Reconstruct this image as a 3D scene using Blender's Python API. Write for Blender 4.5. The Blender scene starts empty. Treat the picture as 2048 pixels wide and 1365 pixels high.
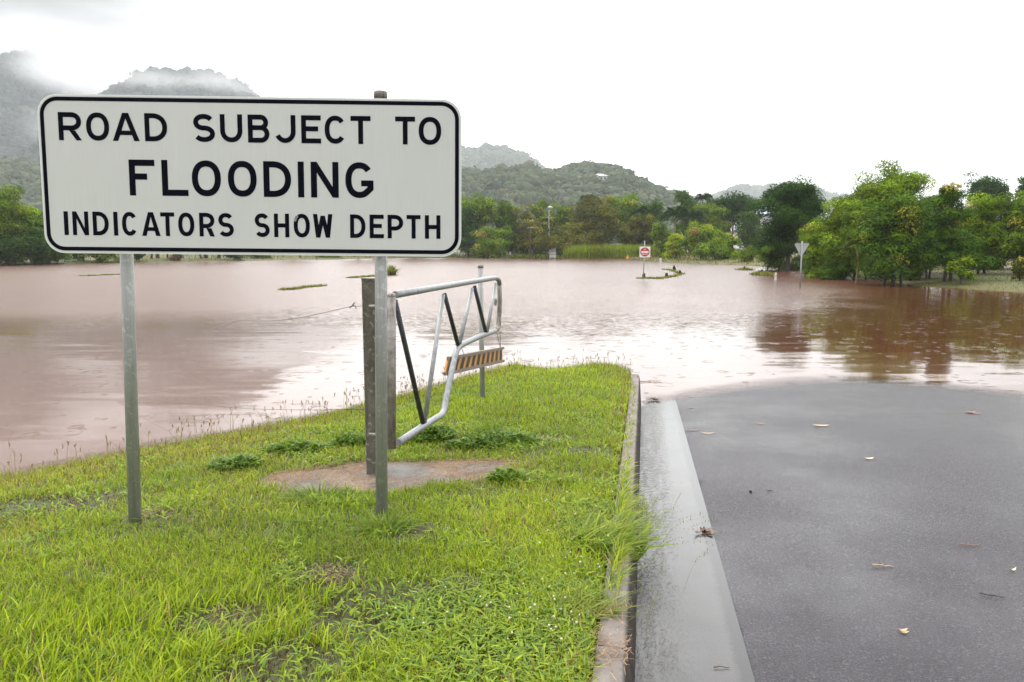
import bpy, math, random
import numpy as np

S = bpy.context.scene
COL = S.collection
PI = math.pi
RAD = math.radians
rng = np.random.default_rng(7)
random.seed(7)

# ---------------------------------------------------------------- view geometry
FPX = 1480.0                       # focal length in units of the 2048-wide photograph
TH = math.atan(192.5 / FPX)        # camera pitch (down)
EZ = 2.0                           # eye height above the flood water (water level z = 0)


def ray(px, py):
    x = (px - 1024.0) / FPX
    u = -(py - 682.5) / FPX
    return np.array([x, math.cos(TH) + u * math.sin(TH), u * math.cos(TH) - math.sin(TH)])


def at_z(px, py, z=0.0):
    r = ray(px, py)
    return r * ((z - EZ) / r[2]) + np.array([0, 0, EZ])


def at_y(px, py, Y):
    r = ray(px, py)
    return r * (Y / r[1]) + np.array([0, 0, EZ])


# ---------------------------------------------------------------- small helpers
def tag(o, label=None, cat=None, group=None, kind=None):
    if label: o['label'] = label
    if cat: o['category'] = cat
    if group: o['group'] = group
    if kind: o['kind'] = kind
    return o


def empty(name, loc, rz=0.0):
    o = bpy.data.objects.new(name, None)
    o.empty_display_size = 0.2
    o.location = loc
    o.rotation_euler = (0, 0, rz)
    COL.objects.link(o)
    return o


def link(name, me, mat=None, parent=None, loc=None):
    o = bpy.data.objects.new(name, me)
    COL.objects.link(o)
    if mat is not None:
        me.materials.append(mat)
    if parent is not None:
        o.parent = parent
    if loc is not None:
        o.location = loc
    return o


def np_mesh(name, V, faces, col=None, smooth=False):
    """faces: list of (M,k) int arrays"""
    me = bpy.data.meshes.new(name)
    V = np.asarray(V, dtype=np.float32)
    me.vertices.add(len(V))
    me.vertices.foreach_set('co', V.ravel())
    idx, tot = [], []
    for F in faces:
        F = np.asarray(F, dtype=np.int32)
        if len(F) == 0: continue
        idx.append(F.ravel()); tot.append(np.full(len(F), F.shape[1], np.int32))
    idx = np.concatenate(idx); tot = np.concatenate(tot)
    start = np.concatenate([[0], np.cumsum(tot)[:-1]]).astype(np.int32)
    me.loops.add(len(idx)); me.loops.foreach_set('vertex_index', idx)
    me.polygons.add(len(tot)); me.polygons.foreach_set('loop_start', start)
    me.polygons.foreach_set('loop_total', tot)
    if smooth:
        me.polygons.foreach_set('use_smooth', np.ones(len(tot), bool))
    if col is not None:
        a = me.color_attributes.new('Col', 'FLOAT_COLOR', 'POINT')
        c = np.ones((len(V), 4), np.float32); c[:, :3] = col
        a.data.foreach_set('color', c.ravel())
    me.update(calc_edges=True)
    me.validate()
    return me


class MB:
    """collects simple solids into one mesh"""
    def __init__(s):
        s.v = []; s.f = []; s.n = 0

    def add(s, V, F):
        V = np.asarray(V, float)
        s.v.append(V)
        for f in F: s.f.append([i + s.n for i in f])
        s.n += len(V)

    def box(s, c, size, ax=None):
        c = np.asarray(c, float); h = np.asarray(size, float) / 2
        if ax is None: ax = np.eye(3)
        ax = np.asarray(ax, float)
        P = [c + ax[0] * h[0] * i + ax[1] * h[1] * j + ax[2] * h[2] * k
             for k in (-1, 1) for j in (-1, 1) for i in (-1, 1)]
        s.add(P, [(0, 2, 3, 1), (4, 5, 7, 6), (0, 1, 5, 4), (2, 6, 7, 3), (0, 4, 6, 2), (1, 3, 7, 5)])
        return s

    def tube(s, pts, rad, n=10, cap=True):
        pts = np.asarray(pts, float); m = len(pts)
        rad = np.broadcast_to(np.asarray(rad, float), (m,))
        T = np.gradient(pts, axis=0)
        T /= np.linalg.norm(T, axis=1)[:, None] + 1e-9
        ref = np.array([0, 0, 1.0]) if abs(T[0][2]) < 0.9 else np.array([0, 1.0, 0])
        u = np.cross(T[0], ref); u /= np.linalg.norm(u)
        V = []
        for i in range(m):
            u = u - T[i] * np.dot(u, T[i]); u /= np.linalg.norm(u) + 1e-9
            w = np.cross(T[i], u)
            for k in range(n):
                a = 2 * PI * k / n
                V.append(pts[i] + rad[i] * (math.cos(a) * u + math.sin(a) * w))
        F = []
        for i in range(m - 1):
            for k in range(n):
                a, b = i * n + k, i * n + (k + 1) % n
                F.append((a, b, b + n, a + n))
        if cap:
            F.append(tuple(range(n - 1, -1, -1)))
            F.append(tuple((m - 1) * n + k for k in range(n)))
        s.add(V, F)
        return s

    def plate(s, P, thick_vec):
        """polygon P extruded along thick_vec"""
        P = np.asarray(P, float); n = len(P); t = np.asarray(thick_vec, float)
        V = np.vstack([P, P + t])
        F = [tuple(range(n)), tuple(range(2 * n - 1, n - 1, -1))]
        for i in range(n):
            j = (i + 1) % n
            F.append((i, i + n, j + n, j))
        s.add(V, F)
        return s

    def blob(s, c, r, seed=0, nu=10, nv=6, amp=.25):
        q = np.random.default_rng(seed); c = np.asarray(c, float); r = np.broadcast_to(np.asarray(r, float), (3,))
        V = [c + r * np.array([0, 0, -1.])]
        for j in range(1, nv):
            p = -PI / 2 + PI * j / nv
            for i in range(nu):
                a = 2 * PI * i / nu; k = 1 + amp * (q.random() - .5) * 2
                V.append(c + r * k * np.array([math.cos(p) * math.cos(a), math.cos(p) * math.sin(a), math.sin(p)]))
        V.append(c + r * np.array([0, 0, 1.]))
        F = []
        for i in range(nu):
            F.append((0, 1 + (i + 1) % nu, 1 + i))
        for j in range(nv - 2):
            for i in range(nu):
                a = 1 + j * nu + i; b = 1 + j * nu + (i + 1) % nu
                F.append((a, b, b + nu, a + nu))
        t = len(V) - 1; o = 1 + (nv - 2) * nu
        for i in range(nu):
            F.append((o + i, o + (i + 1) % nu, t))
        s.add(V, F)
        return s

    def build(s, name, mat=None, parent=None, smooth=False):
        me = bpy.data.meshes.new(name)
        V = np.vstack(s.v)
        me.from_pydata([tuple(p) for p in V], [], s.f)
        if smooth:
            for p in me.polygons:
                p.use_smooth = len(p.vertices) <= 4
        me.update()
        return link(name, me, mat, parent)


def vnoise(x, y, seed=0):
    """smooth value noise, vectorised, range about 0..1"""
    x = np.asarray(x, float); y = np.asarray(y, float)
    xi = np.floor(x).astype(np.int64); yi = np.floor(y).astype(np.int64)
    xf = x - xi; yf = y - yi

    def h(a, b):
        n = (a * 374761393 + b * 668265263 + seed * 1274126177) & 0x7fffffff
        n = ((n ^ (n >> 13)) * 1274126177) & 0x7fffffff
        n = n ^ (n >> 16)
        return (n & 0xffff) / 65535.0
    sx = xf * xf * (3 - 2 * xf); sy = yf * yf * (3 - 2 * yf)
    a = h(xi, yi) * (1 - sx) + h(xi + 1, yi) * sx
    b = h(xi, yi + 1) * (1 - sx) + h(xi + 1, yi + 1) * sx
    return a * (1 - sy) + b * sy


def fbm(x, y, seed=0, o=4):
    t = 0; a = .5; n = 0
    for k in range(o):
        t = t + a * vnoise(np.asarray(x) * 2 ** k, np.asarray(y) * 2 ** k, seed + k); n += a; a *= .5
    return t / n


def sstep(a, b, x):
    t = np.clip((np.asarray(x, float) - a) / (b - a), 0, 1)
    return t * t * (3 - 2 * t)


# ---------------------------------------------------------------- materials
class M:
    """tiny node-building helper"""
    def __init__(s, name):
        s.m = bpy.data.materials.new(name); s.m.use_nodes = True
        s.t = s.m.node_tree; s.n = s.t.nodes; s.n.clear()
        s.out = s.n.new('ShaderNodeOutputMaterial')

    def N(s, typ, **kw):
        n = s.n.new(typ)
        for k, v in kw.items():
            if k.startswith('i_'):
                n.inputs[int(k[2:]) if k[2:].isdigit() else k[2:].replace('_', ' ')].default_value = v
            else:
                setattr(n, k, v)
        return n

    def L(s, a, b):
        s.t.links.new(a, b)

    def coord(s, scale=(1, 1, 1), rot=(0, 0, 0), kind='Object'):
        tc = s.N('ShaderNodeTexCoord'); mp = s.N('ShaderNodeMapping')
        mp.inputs['Scale'].default_value = scale; mp.inputs['Rotation'].default_value = rot
        s.L(tc.outputs[kind], mp.inputs['Vector'])
        return mp.outputs['Vector']

    def noise(s, vec, scale, detail=4, rough=.6, dist=0):
        n = s.N('ShaderNodeTexNoise'); n.inputs['Scale'].default_value = scale
        n.inputs['Detail'].default_value = detail; n.inputs['Roughness'].default_value = rough
        n.inputs['Distortion'].default_value = dist
        s.L(vec, n.inputs['Vector'])
        return n.outputs['Fac']

    def ramp(s, fac, stops, interp='LINEAR'):
        r = s.N('ShaderNodeValToRGB'); e = r.color_ramp; e.interpolation = interp
        while len(e.elements) < len(stops): e.elements.new(.5)
        for el, (p, c) in zip(e.elements, stops):
            el.position = p
            el.color = (c, c, c, 1) if isinstance(c, (int, float)) else (*c, 1)
        s.L(fac, r.inputs['Fac'])
        return r.outputs['Color']

    def math(s, op, a, b=None, c=None):
        n = s.N('ShaderNodeMath', operation=op)
        for k, v in enumerate((a, b, c)):
            if v is None: continue
            if isinstance(v, (int, float)): n.inputs[k].default_value = v
            else: s.L(v, n.inputs[k])
        return n.outputs[0]

    def mix(s, fac, a, b, blend='MIX'):
        n = s.N('ShaderNodeMix', data_type='RGBA', blend_type=blend)
        for k, v in ((0, fac), (6, a), (7, b)):
            if isinstance(v, (int, float)): n.inputs[k].default_value = v
            elif isinstance(v, tuple): n.inputs[k].default_value = (*v, 1)
            else: s.L(v, n.inputs[k])
        return n.outputs[2]

    def bump(s, h, strength=.3, dist=.01, normal=None):
        b = s.N('ShaderNodeBump'); b.inputs['Distance'].default_value = dist
        if isinstance(strength, (int, float)): b.inputs['Strength'].default_value = strength
        else: s.L(strength, b.inputs['Strength'])
        s.L(h, b.inputs['Height'])
        if normal is not None: s.L(normal, b.inputs['Normal'])
        return b.outputs['Normal']

    def pbr(s, color, rough=.5, metal=0., normal=None, spec=.5, ior=1.5, coat=0, coat_rough=.1, coat_n=None):
        p = s.N('ShaderNodeBsdfPrincipled')
        for nm, v in (('Base Color', color), ('Roughness', rough), ('Metallic', metal)):
            if isinstance(v, tuple): p.inputs[nm].default_value = (*v, 1)
            elif isinstance(v, (int, float)): p.inputs[nm].default_value = v
            else: s.L(v, p.inputs[nm])
        p.inputs['IOR'].default_value = ior
        p.inputs['Specular IOR Level'].default_value = spec; p.inputs['Coat IOR'].default_value = 1.33
        if not isinstance(coat, (int, float)): s.L(coat, p.inputs['Coat Weight'])
        else: p.inputs['Coat Weight'].default_value = coat
        if isinstance(coat_rough, (int, float)): p.inputs['Coat Roughness'].default_value = coat_rough
        else: s.L(coat_rough, p.inputs['Coat Roughness'])
        if normal is not None: s.L(normal, p.inputs['Normal'])
        if coat_n is not None: s.L(coat_n, p.inputs['Coat Normal'])
        s.L(p.outputs[0], s.out.inputs['Surface'])
        return p


def plain(name, c, rough=.5, metal=0., var=.12, scale=8):
    m = M(name); v = m.coord()
    n = m.noise(v, scale)
    lo = tuple(x * (1 - var) for x in c); hi = tuple(x * (1 + var) for x in c)
    m.pbr(m.ramp(n, [(.3, lo), (.7, hi)]), rough, metal, m.bump(m.noise(v, scale * 6), .15, .004))
    return m.m


def leaf_mat(name, rough=.55, trans=.3, gain=1.35, spec=.35):
    m = M(name)
    a = m.N('ShaderNodeAttribute', attribute_name='Col')
    p = m.pbr(a.outputs['Color'], rough, spec=spec)
    t = m.N('ShaderNodeBsdfTranslucent')
    g = m.mix(1.0, a.outputs['Color'], (gain, gain * 1.05, gain * .6), 'MULTIPLY')
    m.L(g, t.inputs['Color'])
    x = m.N('ShaderNodeMixShader'); x.inputs[0].default_value = trans
    m.L(p.outputs[0], x.inputs[1]); m.L(t.outputs[0], x.inputs[2])
    m.L(x.outputs[0], m.out.inputs['Surface'])
    return m.m


def galv_mat(name, base=(.285, .29, .28), blot=(.40, .405, .39), dark=(.12, .125, .12), metal=.25, streak=.5):
    m = M(name); v = m.coord(); vs = m.coord((40, 40, 1.6))
    n1 = m.noise(v, 22, 3, .7); n2 = m.noise(vs, 1.0, 3, .6); n3 = m.noise(v, 90, 2)
    c = m.ramp(n1, [(.35, base), (.55, base), (.68, blot)])
    c = m.mix(m.math('MULTIPLY', m.ramp(n2, [(.5, 0.), (.68, 1.)]), streak), c, dark)
    c = m.mix(m.ramp(n3, [(.66, 0.), (.72, .6)]), c, (.62, .63, .6))
    m.pbr(c, .48, metal, m.bump(n3, .2, .002))
    return m.m


MAT = {}
MAT['galv'] = galv_mat('galvanised_steel')
MAT['galv_clean'] = galv_mat('galvanised_pipe_bright', (.27, .28, .285), (.36, .37, .375), (.13, .13, .13), .35, .45)
MAT['pipe_dark'] = galv_mat('galvanised_pipe_shaded', (.032, .034, .037), (.06, .06, .065), (.02, .02, .02), .2, .3)  # darker copy of the pipe metal: shade put into the colour of alternate braces
MAT['leaf'] = leaf_mat('foliage', .7, .12, 1.5, .06)
MAT['grass'] = leaf_mat('grass_blade', .5, .36, 1.3, .22)


def _rust():
    m = M('rusty_galvanised'); v = m.coord(); vs = m.coord((30, 30, 3))
    n = m.noise(v, 14, 4, .7); n2 = m.noise(vs, 1.2, 3)
    c = m.ramp(n, [(.3, (.13, .10, .085)), (.5, (.22, .20, .185)), (.7, (.33, .31, .30))])
    c = m.mix(m.ramp(n2, [(.52, 0.), (.66, .75)]), c, (.10, .05, .03))
    m.pbr(c, .6, .15, m.bump(n, .25, .003))
    return m.m


MAT['rusty'] = _rust()


def _oldpost():
    m = M('weathered_post'); v = m.coord()
    n = m.noise(v, 9, 5, .65, .6); n2 = m.noise(v, 16, 3, .7, 1.2); n3 = m.noise(m.coord((25, 25, 2)), 1, 3)
    c = m.ramp(n, [(.3, (.065, .058, .048)), (.6, (.14, .125, .105)), (.75, (.21, .195, .17))])
    c = m.mix(m.ramp(n2, [(.57, 0.), (.66, .8)]), c, (.34, .33, .28))
    c = m.mix(m.ramp(n3, [(.55, 0.), (.7, .5)]), c, (.05, .04, .035))
    m.pbr(c, .7, 0, m.bump(n, .35, .004))
    return m.m


MAT['oldpost'] = _oldpost()


def _bark(name, a, b):
    m = M(name); v = m.coord((6, 6, 1.2))
    n = m.noise(v, 2.5, 4, .7)
    m.pbr(m.ramp(n, [(.3, a), (.7, b)]), .85, 0, m.bump(n, .5, .02))
    return m.m


MAT['bark'] = _bark('bark_brown', (.028, .02, .014), (.085, .065, .048))
MAT['bark_red'] = _bark('bark_reddish', (.055, .026, .018), (.13, .07, .05))
MAT['bark_pale'] = _bark('bark_pale_yellow', (.16, .12, .04), (.32, .26, .09))
MAT['white_paint'] = plain('white_paint', (.78, .78, .76), .5, 0, .05)
MAT['roof_pale'] = plain('pale_roof_sheet', (.36, .37, .39), .5, 0, .08)
MAT['roof_blue'] = plain('blue_grey_roof_sheet', (.30, .40, .52), .5, 0, .08)
MAT['roof_red'] = plain('red_roof_tile', (.26, .085, .055), .7, 0, .15)
MAT['wall_white'] = plain('white_render', (.70, .71, .72), .7, 0, .05)
MAT['glass_dark'] = plain('window_glass', (.04, .05, .06), .1, 0, .1)
MAT['orange'] = plain('orange_plastic', (.75, .28, .02), .5, 0, .05)
MAT['concrete_post'] = plain('bollard_white', (.74, .73, .70), .6, 0, .08)
MAT['dark_wood'] = plain('dark_stump', (.035, .028, .022), .85, 0, .3)
MAT['wire'] = plain('fence_wire', (.07, .065, .06), .5, .4, .2)
# ---------------------------------------------------------------- terrain
RA = RAD(10.1)                                      # heading of the road, east of the view axis
RD = np.array([math.sin(RA), math.cos(RA)]); RR = np.array([math.cos(RA), -math.sin(RA)])


def road_uv(x, y):
    return x * RR[0] + y * RR[1], x * RD[0] + y * RD[1]


def road_xy(u, v):
    return u * RR[0] + v * RD[0], u * RR[1] + v * RD[1]


def zg(v):                                          # channel level along the road
    return np.maximum(.517 - .056 * np.maximum(np.asarray(v, float), -4), -.75)


KERB_H = .128
SHORE = np.array([(-40, -14), (-22, -6), (-11, 1.2), (-6.8, 4.6), (-4.75, 5.9), (-3.75, 6.9), (-2.85, 7.75), (-1.85, 8.95),
                  (-.95, 10.5), (-.35, 11.7), (.05, 12.1), (.35, 11.9), (.75, 11.75), (1.1, 12.0), (1.5, 12.25), (1.74, 12.0),
                  (1.86, 11.2), (1.95, 10.4)], float)
_vp = [tuple(p) for p in SHORE] + [road_xy(0, 10.4), road_xy(0, -16)]
VERGE = np.array(_vp + [(-40, -16)])
FARSHORE = np.array([(-400, 30), (-160, 42), (-74, 54), (-59.8, 62.4), (-49.2, 71.4), (-46.8, 75), (-42.2, 81.1), (-37, 88.3), (-28.5, 98),
                     (-19.7, 106.5), (-6.5, 115), (4.9, 110.5), (9.5, 116), (13.7, 115.5), (16.6, 108), (17.9, 100), (17.4, 88), (17.2, 81), (20.5, 77), (22.3, 69.7),
                     (23.2, 62.4), (21.6, 57), (20.6, 51.5), (21.0, 46), (20.4, 39.8), (19.6, 35.4), (20.8, 33.0), (21.5, 31.1), (23.4, 27), (27.6, 22.9),
                     (40, 16), (80, 8), (400, -20)], float)
FARLAND = np.vstack([FARSHORE, [(9000, -20), (9000, 9000), (-9000, 9000), (-9000, 30)]])


def dist_line(x, y, P, closed=False):
    x = np.asarray(x, float); y = np.asarray(y, float)
    d = np.full(x.shape, 1e9)
    n = len(P) if closed else len(P) - 1
    for i in range(n):
        a = P[i]; b = P[(i + 1) % len(P)]
        e = b - a; L2 = e @ e + 1e-12
        t = np.clip(((x - a[0]) * e[0] + (y - a[1]) * e[1]) / L2, 0, 1)
        d = np.minimum(d, np.hypot(x - a[0] - t * e[0], y - a[1] - t * e[1]))
    return d


def inside(x, y, P):
    x = np.asarray(x, float); y = np.asarray(y, float)
    r = np.zeros(x.shape, bool)
    for i in range(len(P)):
        a = P[i]; b = P[(i + 1) % len(P)]
        if a[1] == b[1]: continue
        c = ((a[1] > y) != (b[1] > y)) & (x < (b[0] - a[0]) * (y - a[1]) / (b[1] - a[1]) + a[0])
        r ^= c
    return r


def verge_d(x, y):
    d = dist_line(x, y, SHORE)
    return np.where(inside(x, y, VERGE), d, -d)


def far_d(x, y):
    d = dist_line(x, y, FARSHORE)
    return np.where(inside(x, y, FARLAND), d, -d)


def ground_h(x, y):
    x = np.asarray(x, float); y = np.asarray(y, float)
    u, v = road_uv(x, y)
    d = verge_d(x, y)
    dd = d + .35 * (fbm(x * 1.3, y * 1.3, 3) - .5)
    h = np.where(dd > 0, .43 * (1 - np.exp(-np.maximum(dd, 0) / 2.6)), np.maximum(-.9, .14 * dd))
    h = h + .05 * (fbm(x * 2.2, y * 2.2, 11) - .5) * (dd > -1)
    kt = zg(v) + KERB_H - .012
    w = sstep(1.1, .12, -u) * sstep(12.2, 10.0, v)
    h = h * (1 - w) + kt * w
    # under the road, and the far side of the road
    hr = np.where(u > 6.9, zg(v) + .12 + .02 * np.minimum(u - 6.9, 8), zg(v) - .16)
    hr = np.maximum(hr, -.9)
    k = sstep(-.17, -.12, u)
    h = np.where(u > -.17, h * (1 - k) + hr * k, h)
    # far land
    f = far_d(x, y)
    hf = np.where(f > 0, np.minimum(.035 * f + .10 * (1 - np.exp(-f / 1.5)), 2.2) + .10 * (fbm(x * .25, y * .25, 21) - .5) * np.minimum(f / 3, 1), -.9)
    h = np.where(f > -.5, np.maximum(h, np.where(f > 0, hf, .25 * f)), h)
    return h


def gz(x, y):
    return float(ground_h(np.array([x]), np.array([y]))[0])


def on_ground(px, py, z0=.4, it=25):
    p = at_z(px, py, z0)
    for _ in range(it):
        z = gz(p[0], p[1]); p = at_z(px, py, .5 * z + .5 * p[2])
    return p


def lines(dense0, dense1, step, lo, hi, grow=1.16):
    a = list(np.arange(dense0, dense1 + 1e-6, step))
    s = step; x = a[-1]
    while x < hi:
        s *= grow; x += s; a.append(x)
    s = step; x = a[0]; b = []
    while x > lo:
        s *= grow; x -= s; b.append(x)
    return np.array(b[::-1] + a)


def build_ground():
    xs = lines(-7, 9, .10, -6000, 6000, 1.10); ys = lines(-1, 14, .10, -900, 6500, 1.075)
    X, Y = np.meshgrid(xs, ys)
    Z = ground_h(X.ravel(), Y.ravel())
    V = np.column_stack([X.ravel(), Y.ravel(), Z])
    nx, ny = len(xs), len(ys)
    i = np.arange(nx - 1)[None, :] + nx * np.arange(ny - 1)[:, None]
    i = i.ravel()
    F = np.column_stack([i, i + 1, i + 1 + nx, i + nx])
    me = np_mesh('ground', V, [F], smooth=True)
    m = M('soil_and_turf'); v = m.coord()
    n = m.noise(v, 1.2, 6, .65); n2 = m.noise(v, 26, 4, .7); nb = m.noise(v, .09, 4)
    near = m.ramp(n, [(.32, (.040, .028, .017)), (.47, (.055, .06, .017)), (.62, (.085, .115, .018))])
    near = m.mix(m.ramp(n2, [(.35, .55), (.62, 0.)]), near, (.026, .018, .012))
    far = m.ramp(nb, [(.35, (.050, .066, .008)), (.55, (.085, .080, .011)), (.7, (.11, .080, .016))])
    far = m.mix(m.ramp(n, [(.4, .5), (.6, 0.)]), far, (.06, .05, .018))
    sp = m.N('ShaderNodeSeparateXYZ'); m.L(v, sp.inputs[0])
    k = m.ramp(m.math('MULTIPLY', sp.outputs['Y'], .02), [(.3, 0.), (.5, 1.)])
    m.pbr(m.mix(k, near, far), .85, 0, m.bump(n2, .6, .02))
    tag(link('ground', me, m.m), kind='structure')


def strip(name, us, zs, v0, v1, dv, mat, jag=0, kind='structure', rough_z=0.0):
    """surface swept along the road: us/zs are the section; zs is a function of v"""
    vs = np.arange(v0, v1 + 1e-6, dv); n = len(us)
    V = []
    for v in vs:
        j = (float(fbm(np.array([v * 7.0]), np.array([.3]), 5, 5)[0]) - .5) * jag
        z = zg(v)
        for k, (u, dz) in enumerate(zip(us, zs)):
            V.append((u + (j if (jag and k < 2) else 0), v, float(z) + dz))
    V = np.array(V)
    i = (np.arange(n - 1)[None, :] + n * np.arange(len(vs) - 1)[:, None]).ravel()
    F = np.column_stack([i, i + 1, i + 1 + n, i + n])
    me = np_mesh(name, V, [F], smooth=True)
    o = link(name, me, mat)
    o.rotation_euler = (0, 0, -RA)
    return tag(o, kind=kind)


GW = .42
CROWN = 3.27


def road_dz(u):
    return .016 + .104 * max(0, 1 - abs((u - CROWN) / 2.9) ** 1.7)


def build_road():
    # wet asphalt
    m = M('wet_asphalt'); v = m.coord()
    agg = m.N('ShaderNodeTexVoronoi'); agg.inputs['Scale'].default_value = 95; m.L(v, agg.inputs['Vector'])
    agg2 = m.N('ShaderNodeTexVoronoi'); agg2.inputs['Scale'].default_value = 150; m.L(v, agg2.inputs['Vector'])
    big = m.noise(v, .55, 5, .6); mid = m.noise(v, 7, 4, .7); fine = m.noise(v, 115, 4, .8)
    c = m.ramp(fine, [(.38, (.003, .0024, .0036)), (.50, (.025, .0196, .0300)), (.64, (.10, .085, .112))])
    stone = m.N('ShaderNodeSeparateXYZ'); m.L(agg.outputs['Color'], stone.inputs[0])
    c = m.mix(m.ramp(stone.outputs['X'], [(.955, 0.), (.985, .5)]), c, (.13, .12, .12))
    c = m.mix(m.ramp(mid, [(.45, 0.), (.75, .35)]), c, (.028, .028, .032))
    h = m.math('ADD', m.math('MULTIPLY', agg.outputs['Distance'], .55), m.math('MULTIPLY', agg2.outputs['Distance'], .45))
    nb = m.bump(m.math('ADD', h, m.math('MULTIPLY', fine, 1.6)), .9, .012)
    nc = m.bump(m.math('ADD', h, m.math('MULTIPLY', fine, 1.4)), m.ramp(big, [(.40, .18), (.62, .42)]), .010)
    coat = m.ramp(big, [(.35, 1.0), (.65, .80)])
    m.pbr(c, .6, 0, nb, .12, 1.45, coat, m.ramp(big, [(.38, .12), (.62, .24)]), nc)
    us = [GW, GW + .004, GW + .02, GW + .10] + list(np.linspace(GW + .4, 6.42, 26)) + [6.50, 6.505]
    zs = [-.05, .012] + [road_dz(u) for u in us[2:-2]] + [road_dz(6.45) - .012, -.12]
    zs[2] = road_dz(us[2]) - .003
    strip('road', us, zs, -3.5, 17, .03, m.m, .055)

    # concrete channel with a film of running water
    m = M('wet_concrete_channel'); v = m.coord(); vl = m.coord((9, 1.1, 1))
    n = m.noise(v, 3, 5, .65); f = m.noise(v, 120, 3, .75)
    flow = m.noise(m.coord((1.0, .45, 1)), 55, 3, .6, .4); lng = m.noise(vl, 3.0, 3)
    sp = m.N('ShaderNodeSeparateXYZ'); m.L(v, sp.inputs[0])
    edge = m.ramp(m.math('ABSOLUTE', sp.outputs['X']), [(.0, 1.), (.12, .8), (.27, 0.)])          # ripples run along the kerb
    c = m.ramp(n, [(.3, (.027, .025, .0255)), (.7, (.050, .046, .046))])
    c = m.mix(m.ramp(f, [(.55, 0.), (.72, .6)]), c, (.02, .019, .019))
    c = m.mix(m.math('MULTIPLY', edge, m.ramp(m.noise(m.coord((1.6, .8, 1)), 38, 3, .7), [(.50, 0.), (.60, .9)])), c, (.010, .0095, .011))
    c = m.mix(m.ramp(m.noise(v, 1.7, 5, .7), [(.5, 0.), (.68, .45)]), c, (.03, .028, .027))
    seam = m.N('ShaderNodeMapRange'); seam.inputs[1].default_value = GW - .050; seam.inputs[2].default_value = GW - .022; m.L(m.math('ADD', sp.outputs['X'], m.math('MULTIPLY', m.math('SUBTRACT', m.noise(v, 30, 4, .7), .5), .06)), seam.inputs[0])
    c = m.mix(m.math('MULTIPLY', seam.outputs[0], .92), c, (.008, .007, .008))
    bn = m.bump(f, .35, .004)
    st = m.math('ADD', m.math('MULTIPLY', edge, m.ramp(lng, [(.30, .2), (.62, 1.)])), .05)
    cn = m.bump(flow, st, .016)
    m.pbr(c, .5, 0, bn, .3, 1.4, .9, .12, cn)
    us = [0.0, .05, .12, .2, .28, .36, GW + .02]; zs = [0, .001, .004, .009, .015, .021, .024]
    strip('gutter', us, zs, -3.5, 17, .12, m.m)

    # kerb
    m = M('kerb_concrete'); v = m.coord()
    n = m.noise(v, 5, 5, .7); f = m.noise(v, 80, 3)
    sp = m.N('ShaderNodeSeparateXYZ'); m.L(v, sp.inputs[0])
    fr = m.math('FRACT', m.math('MULTIPLY', m.math('ADD', sp.outputs['Y'], .12), 1 / .92))
    joint = m.ramp(fr, [(.0, 1.), (.006, 1.), (.012, 0.)])
    c = m.ramp(n, [(.3, (.115, .096, .085)), (.55, (.20, .175, .16)), (.75, (.27, .245, .23))])
    c = m.mix(m.ramp(f, [(.5, 0.), (.7, .5)]), c, (.07, .06, .05))
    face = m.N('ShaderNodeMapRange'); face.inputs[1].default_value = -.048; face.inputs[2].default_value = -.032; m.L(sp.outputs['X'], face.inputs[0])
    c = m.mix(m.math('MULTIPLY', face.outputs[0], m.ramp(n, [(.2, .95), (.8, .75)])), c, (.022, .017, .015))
    c = m.mix(m.math('MULTIPLY', joint, .85), c, (.015, .012, .01))
    m.pbr(c, .75, 0, m.bump(f, .3, .004), .12, 1.4)
    us = [0.004, 0.0, -.026, -.034, -.042, -.054, -.070, -.10, -.145, -.150]; zs = [-.08, 0.0, .098, .112, .121, .1265, KERB_H, KERB_H + .002, KERB_H, -.15]
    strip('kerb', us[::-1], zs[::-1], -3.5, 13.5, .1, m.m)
    us = [6.498 + .42 + k for k in (0.0, .008, .014, .030, .16, .165)]; zs = [-.08, .08, .112, KERB_H, KERB_H + .003, -.15]
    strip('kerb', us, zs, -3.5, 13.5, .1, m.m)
    us = [6.49, 6.60, 6.75, 6.93]; zs = [.022, .012, .004, 0]
    strip('gutter', us, zs, -3.5, 17, .12, bpy.data.materials['wet_concrete_channel'])


BELT_A, CALM_A, RING_A, BELT_R = 1.6, .048, .25, .20


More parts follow.
